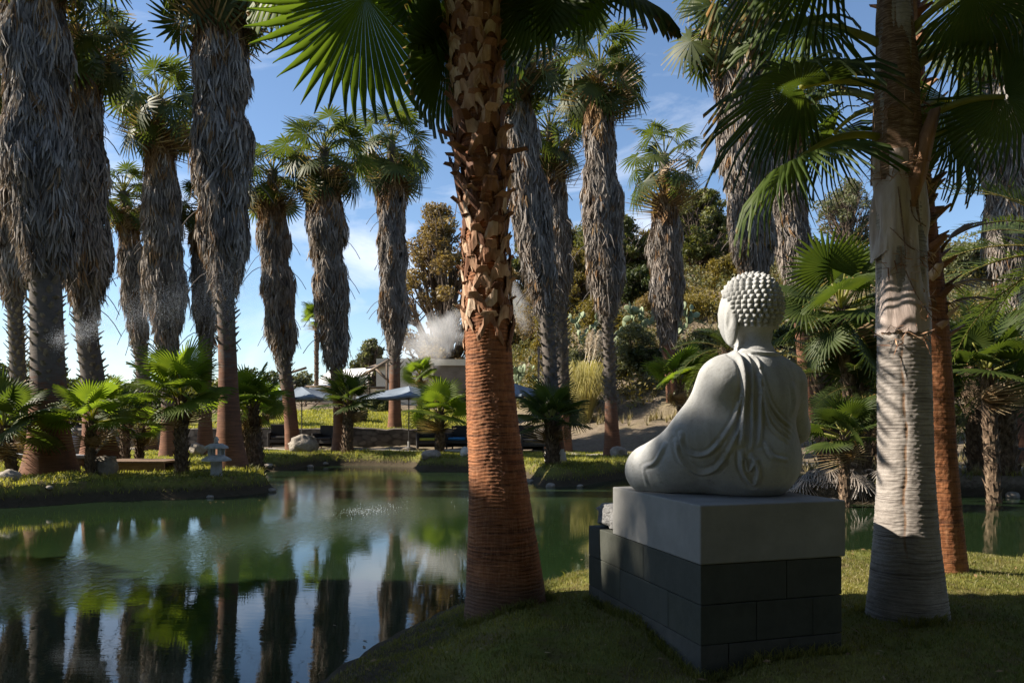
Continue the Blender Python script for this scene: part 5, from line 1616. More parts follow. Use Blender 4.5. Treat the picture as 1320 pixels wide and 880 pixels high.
for i, (lb, px, Y, py, wpx, mt, nlf, sz, low, sp) in enumerate(specs):
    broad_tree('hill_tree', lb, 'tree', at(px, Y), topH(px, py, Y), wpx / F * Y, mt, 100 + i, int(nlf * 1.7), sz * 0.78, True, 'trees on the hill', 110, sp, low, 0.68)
# distant trees along the left horizon
for i, (px, Y, py, wpx, mt, lb) in enumerate([(-20, 60, 470, 120, 'tl_dark', 'distant dark tree at the far left edge'), (60, 70, 455, 90, 'tl_green', 'distant tree behind the slim left-edge palm'), (140, 80, 480, 80, 'tl_dark', 'distant tree behind the brown-skirted palm'),
        (240, 70, 480, 90, 'tl_green', 'distant tree behind the narrow lantern palm'), (330, 75, 478, 80, 'tl_dark', 'distant tree left of the bathhouse'), (390, 80, 485, 60, 'tl_grey', 'distant pale tree beside the bathhouse roof'),
        (100, 45, 500, 110, 'tl_dark', 'dark bush mass behind the left bank palms'), (200, 42, 500, 110, 'tl_dark', 'dark bush behind the green-crowned palm'), (285, 44, 500, 80, 'tl_green', 'green bush behind the lantern palm'), (20, 40, 490, 100, 'tl_dark', 'dark bush behind the left edge umbrella')]):
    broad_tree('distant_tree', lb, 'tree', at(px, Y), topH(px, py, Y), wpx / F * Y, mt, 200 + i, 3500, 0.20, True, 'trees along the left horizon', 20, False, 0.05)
# shrubs on the hillside
sh = [(705, 37, 400, 60, 'tl_gold'), (740, 36, 455, 60, 'tl_grey'), (815, 34.5, 420, 75, 'tl_grey'), (835, 34, 470, 60, 'tl_dark'), (790, 34.5, 470, 50, 'tl_grey'), (905, 33, 430, 70, 'tl_grey'), (890, 38, 390, 80, 'tl_gold'),
      (770, 40, 385, 70, 'tl_gold'), (850, 39, 380, 70, 'tl_red'), (960, 34, 420, 70, 'tl_green'), (660, 45, 390, 70, 'tl_dark'), (700, 44, 365, 80, 'tl_red'), (1010, 32, 450, 80, 'tl_dark'), (1075, 29, 450, 90, 'tl_grey'), (1130, 28, 430, 90, 'tl_green'), (1210, 24, 470, 80, 'tl_dark'), (1310, 23, 480, 90, 'tl_dark'),
      (490, 40, 505, 40, 'tl_grey'), (455, 35, 525, 40, 'tl_dark'), (610, 38, 500, 40, 'tl_grey'), (1250, 26, 430, 90, 'tl_grey')]
shw = ['golden bush left of the prickly pears', 'grey green bush beside the pampas grass', 'big speckled grey green bush right of the knobbly palm trunk', 'dark bush at the top of the dirt slope', 'grey bush right behind the knobbly palm trunk', 'pale bush behind the sunlit young palm', 'golden bush behind the star-crowned palm skirt',
       'golden bush high behind the pampas plumes', 'russet bush left of the star-crowned palm skirt', 'green bush behind the statue head', 'dark bush beside the second steam plume', 'russet bush above the prickly pears', 'dark bush behind the statue shoulder', 'grey bush behind the dark fan palm', 'green bush left of the grey trunk', 'dark bush right of the grey trunk', 'dark bush at the right edge',
       'grey bush under the bathhouse wall', 'dark bush beside the middle umbrella palm', 'grey bush left of the red foreground trunk', 'pale bush behind the slim red trunk']
for i, ((px, Y, py, wpx, mt), lb) in enumerate(zip(sh, shw)):
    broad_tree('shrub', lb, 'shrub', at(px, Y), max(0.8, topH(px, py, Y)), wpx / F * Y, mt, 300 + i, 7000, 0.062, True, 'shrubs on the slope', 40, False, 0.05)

# big off-frame tree at the left whose crown shades the near bank
broad_tree('shade_tree', 'broad tree on the bank left of the camera shading the near lawn', 'tree', (-13.0, 3.6, 0.3), 10.9, 5.6, 'tl_dark', 400, 42000, 0.27, True, 'big trees round the camera', 90, False, 0.15)
broad_tree('shade_tree', 'lower broad tree on the bank left of the near lawn', 'tree', (-13.6, 6.4, 0.3), 9.3, 4.2, 'tl_dark', 401, 24000, 0.25, True, 'big trees round the camera', 50, False, 0.15)
for i, (x_, y_, h_, w_, lb) in enumerate([(-9, -8, 14, 10, 'unseen tree added behind the camera to the left to block sky light'), (-1.5, -7, 15, 11, 'unseen tree added directly behind the camera to block sky light'), (6, -6, 12, 9, 'unseen tree added behind the camera to the right to block sky light'), (12.5, -1.5, 11, 8, 'unseen tree added right of the camera to block sky light'), (0.5, -3.2, 15, 9, 'high crowned tree spreading over the camera'), (7.0, -2.2, 14, 8, 'high crowned tree over the lawn right of the camera'), (13.5, 6.0, 10, 6, 'unseen tree added by the pond beyond the right edge to block sky light')]):  # unseen trees added to cut the sky fill on camera-facing sides
    broad_tree('sky_block_tree', lb, 'tree', (x_, y_, 0.3), h_, w_, 'tl_dark', 410 + i, 14000, 0.34, True, 'big trees round the camera', 60, False, 0.5 if 'high crowned' in lb else 0.1)

# ------------------------------------------------------------------ prickly pears, pampas
def pad_mesh(r, rng):
    u = np.linspace(0, PI, 9); w = np.linspace(0, 2 * PI, 14, endpoint=False); U, Wv = np.meshgrid(u, w, indexing='ij')
    v = np.stack([np.sin(U) * np.cos(Wv) * 0.72, np.sin(U) * np.sin(Wv) * 0.13, 1 - np.cos(U)], -1)
    v[..., 0] *= 0.75 + 0.25 * np.sin(np.clip(v[..., 2] / 2, 0, 1) * PI * 0.75)
    i = np.arange(8)[:, None] * 14; j = np.arange(14)[None, :]
    return v.reshape(-1, 3) * r, np.stack([i + j, i + (j + 1) % 14, i + 14 + (j + 1) % 14, i + 14 + j], -1).reshape(-1, 4)
_v, _q = pad_mesh(1.0, None); PADM = Geo().add(_v, _q).mesh('pad', M['cactus'])
def prickly_pear(label, px, Y, Hm, Wm, seed, n=60):
    rng = np.random.default_rng(seed); root = empty('prickly_pear', at(px, Y), label, 'cactus', 'prickly pear cacti on the slope')
    g = Geo(); tips = [(np.array([rng.uniform(-Wm / 2, Wm / 2), rng.uniform(-.5, .5), -0.05]), rng.uniform(-.3, .3), rng.uniform(0, PI)) for _ in range(7)]
    for k_ in range(n):
        b, tl, az = tips[rng.integers(max(0, len(tips) - 14), len(tips))] if len(tips) > 14 else tips[rng.integers(len(tips))]
        r = rng.uniform(0.13, 0.21) * 1.1
        if b[2] > Hm: continue
        tl = tl + rng.normal(0, 0.4); az = az + rng.normal(0, .9)
        Mx = np.array(Matrix.Translation(b.tolist()) @ Matrix.Rotation(az, 4, 'Z') @ Matrix.Rotation(tl, 4, 'Y') @ Matrix.Rotation(rng.normal(0, .2), 4, 'X'))
        link_mesh('pad', PADM, root, Mx[:3, 3], Matrix(Mx[:3, :3].tolist()).to_euler(), (r, r, r))
        e = Mx[:3, :3] @ np.array([0, 0, 1.9 * r]) + Mx[:3, 3]
        tips.append((e, tl * 0.5, az)); 
        if rng.random() < .5: tips.append((e + np.array([rng.normal(0, .05), 0, -0.03]), tl * 0.5 + rng.choice([-.5, .5]), az))
prickly_pear('prickly pear clump right of the red foreground trunk', 680, 36, 1.3, 2.2, 1, 90)
prickly_pear('prickly pear clump high on the slope left of the pampas grass', 695, 39, 1.3, 2.4, 2, 90)
prickly_pear('tall prickly pear clump above the speckled bush', 825, 36.5, 1.8, 2.6, 3, 110)
prickly_pear('prickly pear clump left of the star-crowned palm skirt', 855, 36, 1.6, 1.6, 4, 80)
prickly_pear('prickly pear clump behind the pampas plumes', 760, 38, 1.4, 2.0, 5, 80)
prickly_pear('small prickly pear by the bathhouse wall left of the red trunk', 598, 46, 1.5, 2.0, 6, 80)

def pampas(label, px, Y, Hm, Wm, seed, nb=900, plumes=8):
    rng = np.random.default_rng(seed); root = empty('pampas_grass', at(px, Y), label, 'plant')
    g = Geo()
    th = rng.uniform(0, 2 * PI, nb); sp = rng.uniform(0.1, 1.0, nb) * Wm / 2; h = Hm * rng.uniform(0.5, 1.0, nb)
    o1 = np.stack([np.cos(th), np.sin(th), 0 * th], 1); tn = np.stack([-np.sin(th), np.cos(th), 0 * th], 1) * 0.012
    up = np.array([0, 0, 1.0])
    p0 = o1 * 0.1 * rng.uniform(0, 2, nb)[:, None]; p1 = p0 + o1 * (sp * .35)[:, None] + up * (h * .6)[:, None]; p2 = p0 + o1 * (sp * .8)[:, None] + up * (h * .9)[:, None]; p3 = p0 + o1 * (sp * 1.25)[:, None] + up * (h * .62)[:, None]
    V = np.stack([p0 - tn, p0 + tn, p1 - tn, p1 + tn, p2 - tn * .7, p2 + tn * .7, p3], 1).reshape(-1, 3)
    bi = np.arange(nb)[:, None] * 7
    g.add(V, np.concatenate([bi + [[0, 1, 3, 2]], bi + [[2, 3, 5, 4]]]), bi + [[4, 5, 6]], np.repeat(rng.uniform(0, 1, nb), 7))
    g.build('blades', M['pampas'], root)
    for i in range(plumes):
        a = rng.uniform(0, 2 * PI); b = np.array([math.cos(a), math.sin(a), 0]) * rng.uniform(0.1, 0.5) * Wm * .5
        L = Hm * rng.uniform(0.95, 1.15); e = b + up * L + np.array([0.25, 0, 0])
        g = Geo(); v, q, t = tube(spline([(0, 0, 0), b * .6 + up * L * .6, e], 8), 0.012, 4); g.add(v, q, t)
        d = norm(e - b - up * L * .5)
        for k_ in range(420):
            u = rng.uniform(0, 1); c = e + d * (u - 0.2) * 0.8; r = 0.15 * math.sin(PI * (0.1 + 0.88 * u))
            dd = norm(rng.normal(0, 1, 3) + d * 1.2 + np.array([0, 0, -.2])); w = norm(np.cross(dd, rng.normal(0, 1, 3))) * .01
            g.add([c - w, c + w, c + dd * (r + .05)], None, [(0, 1, 2)])
        g.build('plume', M['plume'], root)
pampas('pampas grass with cream plumes on the slope behind the leaning palm', 755, 31.5, 2.9, 2.4, 1, 1300, 13)

# dry grass tufts over the dirt slope
rng = np.random.default_rng(44); g = Geo()
def tufts(n, fx, seed, hgt=0.35, wd_=0.012):
    rng = np.random.default_rng(seed); V, T_, A = [], [], []
    P_ = fx(rng, n)
    z = height(P_[:, 0], P_[:, 1])
    for (x, y), zz_ in zip(P_, z):
        k_ = rng.integers(8, 16); t0 = rng.uniform(0, 1)
        for _ in range(k_):
            a = rng.uniform(0, 2 * PI); h = hgt * rng.uniform(.4, 1.2); l = h * rng.uniform(.1, .9); b = len(V)
            tx, ty = -math.sin(a) * wd_, math.cos(a) * wd_
            V += [(x - tx, y - ty, zz_ - .02), (x + tx, y + ty, zz_ - .02), (x + math.cos(a) * l, y + math.sin(a) * l, zz_ + h)]
            T_.append((b, b + 1, b + 2)); A += [min(1, max(0, t0 + rng.normal(0, .2)))] * 3
    return Geo().add(V, None, T_, A)
def hillpts(rng, n):
    x = rng.uniform(-4, 22, n); y = hill_base(x) + 4.5 + rng.uniform(0, 18, n); y = np.maximum(y, 16 + rng.uniform(0, 8, n))
    return np.stack([x, y], 1)
tag(tufts(2600, hillpts, 45, 0.45, 0.018).build('slope_tufts', M['dry']), 'dry grass tufts scattered over the hillside', 'grass', None, 'stuff')
def bankpts(rng, n):
    x = rng.uniform(5, 16, n); y = rng.uniform(13.5, 24, n); ok = pond_sd(x, y) > .2
    return np.stack([x, y], 1)[ok]
tag(tufts(900, bankpts, 46, 0.22, 0.012).build('bank_tufts', M['dry']), 'dry grass tufts on the right far bank', 'grass', None, 'stuff')

def brush(sd_):
    rng = np.random.default_rng(sd_); n = 620
    x = rng.uniform(-2, 26, n); y = hill_base(x) + 6.5 + rng.uniform(0, 22, n); y = np.maximum(y, 20)
    z = height(x, y); r = rng.uniform(.35, 1.1, n)
    return leaf_cloud(np.stack([x, y, z + r * .35], 1), r, 80000, 0.075, rng, .7)
tag(brush(72).build('hillside_brush', M['tl_grey']), 'low grey green scrub covering the hillside', 'brush', None, 'stuff')
tag(brush(71).build('hillside_brush', M['tl_gold']), 'low golden green brush covering the hillside', 'brush', None, 'stuff')

# ------------------------------------------------------------------ rocks
def rock(label, px, Y, wpx, hpx, mat, seed, py=None, depth=0.8, name='boulder', sink=0.25):
    x = (px - 660) / F * Y; w = wpx / F * Y / 2; h = hpx / F * Y / 2
    o = rock_mesh(w, w * depth, h * 1.25, seed, 20).build(name, M[mat], None, (x, Y, hz(x, Y) + h * (1 - sink)))
    o.rotation_euler = (0, 0, seed * 1.3)
    tag(o, label, 'rock', 'rocks round the pond')
    return o
rock('tan boulder beside the leaning young palm on the left bank', 136, 15.9, 30, 26, 'rock', 1)
rock('mossy mound of rock at the pond inlet', 375, 20.5, 46, 20, 'rock', 2, sink=0.5)
rock('jagged dark rock on the bank behind the inlet', 392, 25.8, 40, 22, 'rock', 3)
rock('white rock at the left side of the red foreground trunk', 600, 23, 16, 15, 'white_rock', 4)
rock('pale boulder under the dark bench', 1222, 19.2, 22, 8, 'white_rock', 5)
rock('rough root ball at the foot of the knobbly palm', 797, 22.4, 26, 15, 'rock', 6)
rock('flat rock on the edge of the promontory', 556, 23.3, 26, 12, 'rock', 7, sink=.5)
rock('brown rock behind the stone lantern', 262, 24, 34, 16, 'rock', 8)
rock('low grey rock at the left shore corner', 12, 14.2, 34, 14, 'rock', 9, sink=.5)
rock('grey boulder between the lantern palm and the twin young palm', 318, 19.6, 20, 10, 'rock', 10)
rock('low boulder at the pond edge behind the statue', 1060, 14.9, 40, 12, 'rock', 11, sink=.5)
# small shore stones
rng = np.random.default_rng(90)
for i in range(34):
    k_ = rng.integers(len(POND_S)); p = POND_S[k_]
    if p[1] < 12.5 or abs(p[0]) > 0.68 * p[1]: continue
    q2 = p + rng.normal(0, .12, 2); r = rng.uniform(0.06, 0.16)
    o = rock_mesh(r, r * .8, r * .6, 200 + i, 9).build('shore_stone', M['rock'], None, (q2[0], q2[1], max(0.0, hz(*q2)) + r * .2))
    tag(o, 'small brown stone at the waterline of the far bank', 'rock', 'small stones along the far waterline')

# ------------------------------------------------------------------ stone lantern
lb_ = P(279, 607, 15.8); lb_[2] = hz(lb_[0], 15.8)
lan = empty('stone_lantern', lb_, 'small grey stone garden lantern in front of the tall palm', 'lantern')
def lathe(prof_, sides, rot=0.0):
    prof_ = np.array(prof_, float); th = np.arange(sides) / sides * 2 * PI + rot
    v = np.stack([prof_[:, :1] * np.cos(th), prof_[:, :1] * np.sin(th), np.repeat(prof_[:, 1:], sides, 1)], -1).reshape(-1, 3)
    n = len(prof_); i = np.arange(n - 1)[:, None] * sides; j = np.arange(sides)[None, :]
    return v, np.stack([i + j, i + (j + 1) % sides, i + sides + (j + 1) % sides, i + sides + j], -1).reshape(-1, 4)
def lpart(name, prof_, sides=4, rot=PI / 4, par=None, mat='stone'):
    v, q = lathe(prof_, sides, rot); return Geo().add(v, q).build(name, M[mat], par or lan, smooth=sides > 8)
lpart('post', [(0.001, -.1), (0.13, -.1), (0.12, 0.30), (0.001, 0.30)])
lpart('lower_roof', [(0.001, .295), (0.20, .30), (0.30, .30), (0.29, .34), (0.15, .42), (0.001, .42)], 6, 0.3)
g = Geo()
for sx in (-1, 1):
    for sy in (-1, 1):
        v, q = box((sx * .10 - .03, sy * .10 - .03, .41), (sx * .10 + .03, sy * .10 + .03, .55)); g.add(v, q)
g.build('light_box', M['stone'], lan, smooth=False)
lpart('upper_roof', [(0.001, .545), (0.16, .55), (0.24, .56), (0.23, .60), (0.12, .66), (0.001, .66)], 6, 0.3)
lpart('finial', [(0.001, .655), (0.05, .66), (0.03, .70), (0.055, .74), (0.03, .79), (0.001, .81)], 12)

# small standing stone figure at the left
fb = P(96, 589, 19.5); fb[2] = hz(fb[0], 19.5)
fig = empty('garden_figure', fb, 'small grey standing garden figure between the two left trunks', 'statue')
v, q = lathe([(0.001, 0), (.16, 0), (.15, .2), (.17, .45), (.19, .62), (.12, .72), (.06, .76), (.001, .78)], 14); Geo().add(v, q).build('body', M['stone'], fig)
v, q = lathe([(0.001, .74), (.07, .77), (.09, .85), (.07, .93), (.001, .96)], 12); Geo().add(v, q).build('head', M['rough_stone'], fig)

# ------------------------------------------------------------------ umbrellas
def umbrella(label, px, apex, base_, Y, half_px, pxp=None):
    s = Y / F
    b = P(base_[0], base_[1], Y); b[2] = hz(b[0], Y)
    root = empty('garden_umbrella', b, label, 'umbrella', 'blue-grey garden umbrellas')
    top = CAMZ - (apex - YH) * s - b[2]; hw = half_px * s; drop = 0.42
    v, q, t = tube(np.array([(0, 0, -.02), (0, 0, top)]), 0.024, 10); Geo().add(v, q, t).build('pole', M['pole'], root)
    # canopy, four sagging panels
    n = 10; V = []
    cs = np.array([(-1, -1), (1, -1), (1, 1), (-1, 1)]) * hw
    g = Geo()
    for k_ in range(4):
        a, c = cs[k_], cs[(k_ + 1) % 4]; V = []
        for i in range(n + 1):
            for j in range(n + 1):
                u, w = i / n, j / n
                p = (a * (1 - w) + c * w) * u
                sag = 0.10 * math.sin(PI * u) * math.sin(PI * w) + 0.05 * u * math.sin(PI * w)
                V.append((p[0], p[1], top - drop * u - sag * (0.6 + 0.4 * u) + .02))
        Q = [(i * (n + 1) + j, (i + 1) * (n + 1) + j, (i + 1) * (n + 1) + j + 1, i * (n + 1) + j + 1) for i in range(n) for j in range(n)]
        g.add(V, Q)
        # valance
        V = []
        for j in range(n + 1):
            w = j / n; p = a * (1 - w) + c * w; z = top - drop - 0.05 * math.sin(PI * w) + .02
            V += [(p[0], p[1], z), (p[0] * 1.005, p[1] * 1.005, z - .07)]
        g.add(V, [(2 * j, 2 * j + 2, 2 * j + 3, 2 * j + 1) for j in range(n)])
    g.build('canopy', M['canvas'], root)
    for k_ in range(4):
        v, q, t = tube(np.array([(0, 0, top - .02), (cs[k_][0], cs[k_][1], top - drop - .02)]), 0.012, 5); Geo().add(v, q, t).build('rib', M['wood'], root)
        v, q, t = tube(np.array([(0, 0, top - .75), (cs[k_][0] * .55, cs[k_][1] * .55, top - drop * .55 - .03)]), 0.010, 5); Geo().add(v, q, t).build('strut', M['wood'], root)
    v, q = lathe([(0.001, 0), (.28, 0), (.27, .05), (.05, .08), (.05, .3), (.001, .3)], 16); Geo().add(v, q).build('base', M['pole'], root)
    root.rotation_euler.z = 0.5 + px * 0.01
    return root
umbrella('open blue-grey umbrella left of the dark young palm', 395, 499, (389, 573), 29.5, 44)
umbrella('open blue-grey umbrella below the slim dark palm of the trio', 517, 498, (527, 573), 29.5, 47)
umbrella('blue-grey umbrella showing right of the red foreground trunk', 672, 495, (664, 575), 27.5, 36)
umbrella('blue-grey umbrella cut by the left edge of the photo', -8, 494, (-14, 590), 19.5, 50)

# ------------------------------------------------------------------ furniture
def armchair(label, px, Y, rz, seed, cushion='wicker'):
    x = (px - 660) / F * Y
    root = empty('wicker_armchair', (x, Y, hz(x, Y)), label, 'chair', 'dark wicker armchairs along the wall', rz)
    def pb(name, lo, hi, mat='wicker', bev=0.02):
        v, q = box(lo, hi); return bevel_obj(Geo().add(v, q).build(name, M[mat], root, smooth=False), bev)
    pb('seat', (-.38, -.38, .22), (.38, .34, .36)); pb('backrest', (-.42, .30, .10), (.42, .43, .92))
    pb('armrest', (-.46, -.38, .08), (-.37, .32, .62)); pb('armrest', (.37, -.38, .08), (.46, .32, .62))
    pb('cushion', (-.35, -.36, .362), (.35, .28, .46), cushion, .04)
    for sx in (-.40, .40):
        for sy in (-.33, .36): pb('leg', (sx - .025, sy - .025, -.03), (sx + .025, sy + .025, .09), 'wood', .004)
armchair('dark wicker armchair nearest the left blue umbrella pole', 362, 29.6, 0.2, 1)
armchair('dark wicker armchair right of the left blue umbrella', 421, 29.8, -0.2, 2)
armchair('dark wicker armchair with lime cushion by the second umbrella', 552, 29.4, 0.15, 3, 'lime')
armchair('dark wicker armchair with blue cushion behind the bright young palm', 592, 29.6, -0.25, 4, 'blue')
armchair('dark wicker armchair under the umbrella right of the red trunk', 680, 25.0, 0.5, 5)
def lounger(label, px, py, Y, rz):
    x = (px - 660) / F * Y
    root = empty('sun_lounger', (x, Y, hz(x, Y)), label, 'sun lounger', 'grey sun loungers in the shade at left', rz)
    def pb(name, lo, hi, mat, rx=0, piv=(0, 0, 0)):
        v, q = box(lo, hi); v = np.asarray(v) - np.array(piv); Rm = np.array(Matrix.Rotation(rx, 3, 'Y')); v = v @ Rm.T + np.array(piv)
        return Geo().add(v, q).build(name, M[mat], root, smooth=False)
    pb('seat', (-.75, -.32, .33), (.45, .32, .37), 'sling')
    pb('frame', (-.78, -.36, .28), (.98, -.325, .33), 'pole'); pb('frame', (-.78, .325, .28), (.98, .36, .33), 'pole')
    pb('backrest', (.45, -.32, .33), (1.25, .32, .37), 'sling', -0.95, (.45, 0, .35))
    for sx in (-.7, .9):
        for sy in (-.34, .34): pb('leg', (sx - .025, sy - .02, -.03), (sx + .025, sy + .02, .28), 'pole')
lounger('grey sun lounger with raised back left of the massive left trunk', 28, 600, 17.6, 0.1)
lounger('grey sun lounger between the two left trunks', 98, 592, 18.6, 0.25)
# deck bridge on the left bank
def deck():
    Y = 17.6; x0 = (140 - 660) / F * Y; x1 = (226 - 660) / F * Y
    z = 0.62
    root = empty('wooden_deck', ((x0 + x1) / 2, Y, hz((x0 + x1) / 2, Y)), 'low weathered wooden deck behind the young palm on the left bank', 'deck')
    h = z - root.location.z; L = (x1 - x0) / 2
    for i in range(9):
        a = -L + 2 * L * i / 9
        v, q = box((a + .006, -.6, h - .04), (a + 2 * L / 9 - .006, .6, h)); Geo().add(v, q).build('plank', M['wood'], root, smooth=False)
    v, q = box((-L, -.57, h - .22), (L, -.52, h - .042)); Geo().add(v, q).build('side_beam', M['wood'], root, smooth=False)
    v, q = box((-L, .52, h - .22), (L, .57, h - .042)); Geo().add(v, q).build('side_beam', M['wood'], root, smooth=False)
    for sx in (-.9, 0, .9):
        for sy in (-.5, .5):
            v, q = box((sx * L - .04, sy - .04, -.4), (sx * L + .04, sy + .04, h - .045)); Geo().add(v, q).build('post', M['wood'], root, smooth=False)
deck()
# bench at the right
Y = 18.9; bx = (1300 - 660) / F * Y
bn_ = empty('bench', (bx, Y, hz(bx, Y)), 'long dark backless bench on the shaded far bank at right', 'bench')
zb = CAMZ - (577 - YH) / F * Y - bn_.location.z
v, q = box((-1.0, -.2, zb - .06), (1.0, .2, zb)); bevel_obj(Geo().add(v, q).build('seat', M['wicker'], bn_, smooth=False), .01)
for sx in (-.45, .8):
    v, q = box((sx - .08, -.17, -.05), (sx + .08, .17, zb - .062)); Geo().add(v, q).build('leg', M['wicker'], bn_, smooth=False)

# ------------------------------------------------------------------ retaining wall and bathhouse
def wall_strip(name, label, pts, z0, z1, th, mat, seed):
    c = spline(np.array(pts), 70); rng = np.random.default_rng(seed)
    T = np.gradient(c, axis=0); T /= np.linalg.norm(T, axis=1)[:, None]; Nn = np.stack([-T[:, 1], T[:, 0]], 1)
    n = len(c); top = z1 + rng.normal(0, .03, n)
    rows = []
    for off, zz_ in ((-th / 2, z0 + 0 * top), (-th / 2 + .03, top - .04), (-th / 2 + .08, top), (th / 2 - .08, top), (th / 2, top - .04), (th / 2, z0 + 0 * top)):
        rows.append(np.column_stack([c + Nn * off, zz_]))
    V = np.concatenate(rows); m = len(rows); i = np.arange(n - 1)
    Q = np.concatenate([np.stack([k_ * n + i, k_ * n + i + 1, (k_ + 1) * n + i + 1, (k_ + 1) * n + i], 1) for k_ in range(m - 1)])
    o = Geo().add(V, Q).build(name, M[mat], smooth=False); tag(o, label, 'wall'); return o
wall_strip('stone_wall', 'long dark dry stone retaining wall behind the armchairs', [(-19, 31.3), (-12, 31.5), (-6, 31.5), (-1, 31.4), (1.8, 30.6)], 0.1, 1.16, 0.4, 'stonewall', 1)
bY = 44.0
def bx_(px): return (px - 660) / F * bY
def bz_(py): return CAMZ - (py - YH) / F * bY
gz = hz(bx_(520), bY)
bh = empty('bathhouse', (bx_(520), bY, gz), 'low cream bathhouse with white sloped roof panel on the slope', 'building')
def bpart(name, lo, hi, mat):
    v, q = box(np.array(lo) - np.array(bh.location), np.array(hi) - np.array(bh.location)); return Geo().add(v, q).build(name, M[mat], bh, smooth=False)
bpart('wall', (bx_(485), bY, gz - 2), (bx_(560), bY + 4, bz_(462)), 'plaster')
bpart('wall', (bx_(560), bY - .6, gz - 2), (bx_(645), bY + 4, bz_(472)), 'dark_wall')
bpart('parapet', (bx_(558), bY - .7, bz_(472)), (bx_(647), bY + 4.1, bz_(464)), 'plaster')
bpart('wall', (bx_(402), bY + .3, gz - 2.5), (bx_(484), bY + 4, bz_(500)), 'plaster')
# roof panel tilted toward the camera
V = [(bx_(401), bY - .4, bz_(500)), (bx_(474), bY - .4, bz_(497)), (bx_(468), bY + 3.6, bz_(468) ), (bx_(405), bY + 3.6, bz_(472))]
V = np.array(V) - np.array(bh.location); V2 = V.copy(); V2[:, 2] -= .12
Geo().add(np.concatenate([V, V2]), [(0, 1, 2, 3), (4, 7, 6, 5), (0, 4, 5, 1), (1, 5, 6, 2), (2, 6, 7, 3), (3, 7, 4, 0)]).build('roof', M['white_panel'], bh, smooth=False)
V = np.array([(bx_(472), bY - .2, bz_(474)), (bx_(500), bY - .2, bz_(470)), (bx_(500), bY + 3, bz_(462)), (bx_(474), bY + 3, bz_(464))]) - np.array(bh.location); V2 = V.copy(); V2[:, 2] -= .1
Geo().add(np.concatenate([V, V2]), [(0, 1, 2, 3), (4, 7, 6, 5), (0, 4, 5, 1), (1, 5, 6, 2), (2, 6, 7, 3), (3, 7, 4, 0)]).build('roof', M['timber'], bh, smooth=False)
# timber stair rail in front of the bathhouse
tr = empty('wooden_railing', (bx_(480), bY - 1.5, gz), 'brown timber railing climbing in front of the bathhouse wall', 'railing')
def rail(name, a, b2, r):
    pa = np.array([bx_(a[0]), bY - 1.5, bz_(a[1])]) - np.array(tr.location); pb2 = np.array([bx_(b2[0]), bY - 1.5, bz_(b2[1])]) - np.array(tr.location)
    v, q, t = tube(np.array([pa, pb2]), r, 6); Geo().add(v, q, t).build(name, M['timber'], tr)
rail('handrail', (375, 485), (404, 476), .07); rail('handrail', (472, 487), (508, 466), .09); rail('brace', (490, 477), (508, 494), .08)
rail('beam', (402, 499), (505, 501), .07); rail('post', (482, 482), (482, 530), .08); rail('post', (504, 470), (504, 540), .08); rail('post', (403, 499), (403, 540), .08)
rail('brace', (405, 530), (430, 510), .06); rail('handrail', (395, 520), (480, 522), .05)
# thin timber post by the prickly pears
pY = 33.0
tp = empty('timber_post', at(694, pY), 'thin brown timber post among the prickly pears', 'post')
v, q, t = tube(np.array([(0, 0, -.3), (0.02, 0, topH(694, 445, pY))]), .045, 8); Geo().add(v, q, t).build('post_shaft', M['timber'], tp)

# ------------------------------------------------------------------ fallen dead fronds pile behind statue, root clumps
g = Geo(); rng = np.random.default_rng(31)
pc = np.array([(1085 - 660) / F * 13.9, 14.6])
for i in range(120):
    x, y = pc + rng.normal(0, .5, 2) * np.array([1.6, .5])
    if float(pond_sd(np.array([x]), np.array([y]))[0]) < .1: continue
    fr_ = BL_DEAD[i % 3]; Mx = np.array(Matrix.Translation((x, y, hz(x, y) + rng.uniform(.06, .22))) @ Matrix.Rotation(rng.uniform(0, 6.28), 4, 'Z') @ Matrix.Rotation(rng.normal(0, .2), 4, 'X') @ Matrix.Diagonal((.36, .36, .12, 1)))
    g.merge(fr_, Mx)
tag(g.build('dead_frond_pile', M['thatch']), 'heap of grey fallen palm fronds at the water edge behind the statue', 'debris')

# ------------------------------------------------------------------ steam and spray
def steam(label, px, py, Y, w, h, dpt, dens, seed, stretch=1.0):
    c = P(px, py, Y); 
    v, q = box((-w / 2, -dpt / 2, -h / 2), (w / 2, dpt / 2, h / 2))
    k = NM('rising_steam', 0.8); k.N.remove(k.b)
    vol = k.N.new('ShaderNodeVolumePrincipled'); vol.inputs['Color'].default_value = (0.97, 0.97, 0.98, 1); vol.inputs['Anisotropy'].default_value = 0.2
    gen = k.tc.outputs['Generated']
    mp = k.N.new('ShaderNodeMapping'); mp.vector_type = 'POINT'; mp.inputs['Location'].default_value = (-1, -1, -1); mp.inputs['Scale'].default_value = (2, 2, 2)
    k.L.new(gen, mp.inputs['Vector'])
    ln = k.N.new('ShaderNodeVectorMath'); ln.operation = 'LENGTH'; k.L.new(mp.outputs[0], ln.inputs[0])
    nz = k.noise(1.15 * stretch, 5, 0.55, (1, 1, 0.9), 0.25)
    core = k.math('MULTIPLY', k.math('SUBTRACT', 1.0, ln.outputs['Value']), 0.62)
    d = k.ramp(k.math('ADD', nz, core), [(0.62, 0.0), (0.80, 1.0)])
    k.L.new(k.math('MULTIPLY', d, dens), vol.inputs['Density'])
    vol.inputs['Anisotropy'].default_value = 0.0
    k.L.new(vol.outputs[0], k.out.inputs['Volume'])
    o = Geo().add(v, q).build('steam_cloud', k.m, None, c, False)
    o.rotation_euler = (0, rad(-28), 0)
    tag(o, label, 'steam'); o['kind'] = 'stuff'; return o
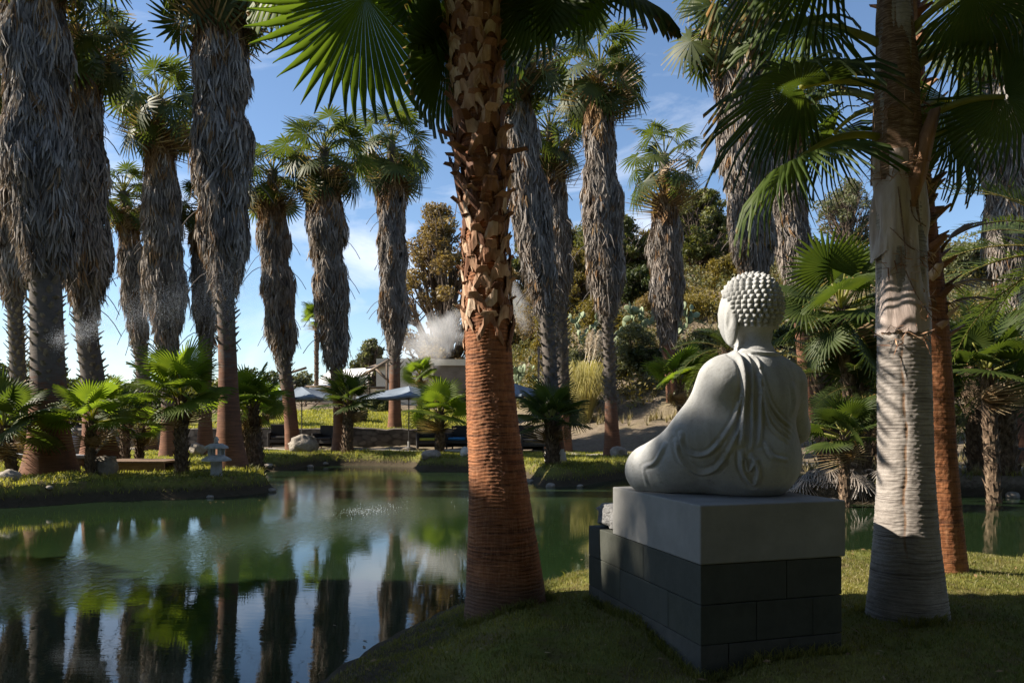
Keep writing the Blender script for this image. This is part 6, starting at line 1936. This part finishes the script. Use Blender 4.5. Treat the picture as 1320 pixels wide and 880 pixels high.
steam('white steam cloud drifting above the bathhouse wall', 557, 436, 42.5, 5.4, 3.4, 2.2, 0.42, 1)
steam('thin steam wisp rising right of the red foreground trunk', 668, 392, 43, 1.7, 4.6, 1.2, 0.45, 2)

def spray(name, label, arcs, n, Y0, sig, size, seed):
    rng = np.random.default_rng(seed); g = Geo()
    oc = np.array([(1, 0, 0), (-1, 0, 0), (0, 1, 0), (0, -1, 0), (0, 0, 1), (0, 0, -1)], float)
    of = np.array([(0, 2, 4), (2, 1, 4), (1, 3, 4), (3, 0, 4), (2, 0, 5), (1, 2, 5), (3, 1, 5), (0, 3, 5)])
    pts = []
    for a in arcs:
        sp = spline(np.array([P(*p) for p in a]), 60)
        u = rng.uniform(0, 59, n); i = np.clip(u.astype(int), 0, 58); f = (u - i)[:, None]
        c = sp[i] * (1 - f) + sp[i + 1] * f
        pts.append(c + rng.normal(0, 1, (n, 3)) * np.array(sig) * (0.45 + 0.8 * u / 59)[:, None])
    pts = np.concatenate(pts); N = len(pts)
    s = size * rng.uniform(.5, 1.5, N)
    V = (pts[:, None, :] + oc[None] * s[:, None, None]).reshape(-1, 3)
    T_ = (np.arange(N)[:, None, None] * 6 + of[None]).reshape(-1, 3)
    o = g.add(V, None, T_).build(name, M['drop']); tag(o, label, 'spray', None, 'stuff'); return o
k = NM('water_droplet', 0.2, 0.5); k.color((0.8, 0.82, 0.85)); k.translucent(0.55, 1.0, (1, 1, 1)); M['drop'] = k.m
spray('sprinkler_mist', 'fine sprinkler spray arcing across the left palm trunks', [[(70, 440, 15.2), (150, 405, 15.4), (235, 375, 15.6), (335, 360, 15.8)], [(70, 440, 15.2), (160, 415, 15.4), (250, 388, 15.6), (340, 372, 15.8)], [(70, 440, 15.2), (140, 420, 15.4), (230, 402, 15.6), (320, 400, 15.8)]], 7000, 15, (.16, .25, .20), .0028, 1)
spray('water_splash', 'bright droplets splashing on the pond beside the red trunk', [[(330, 690, 10.9), (420, 668, 12.3), (480, 657, 13.2), (560, 652, 14.2), (610, 642, 15.2)]], 3600, 14, (.22, .45, .010), .0042, 2)
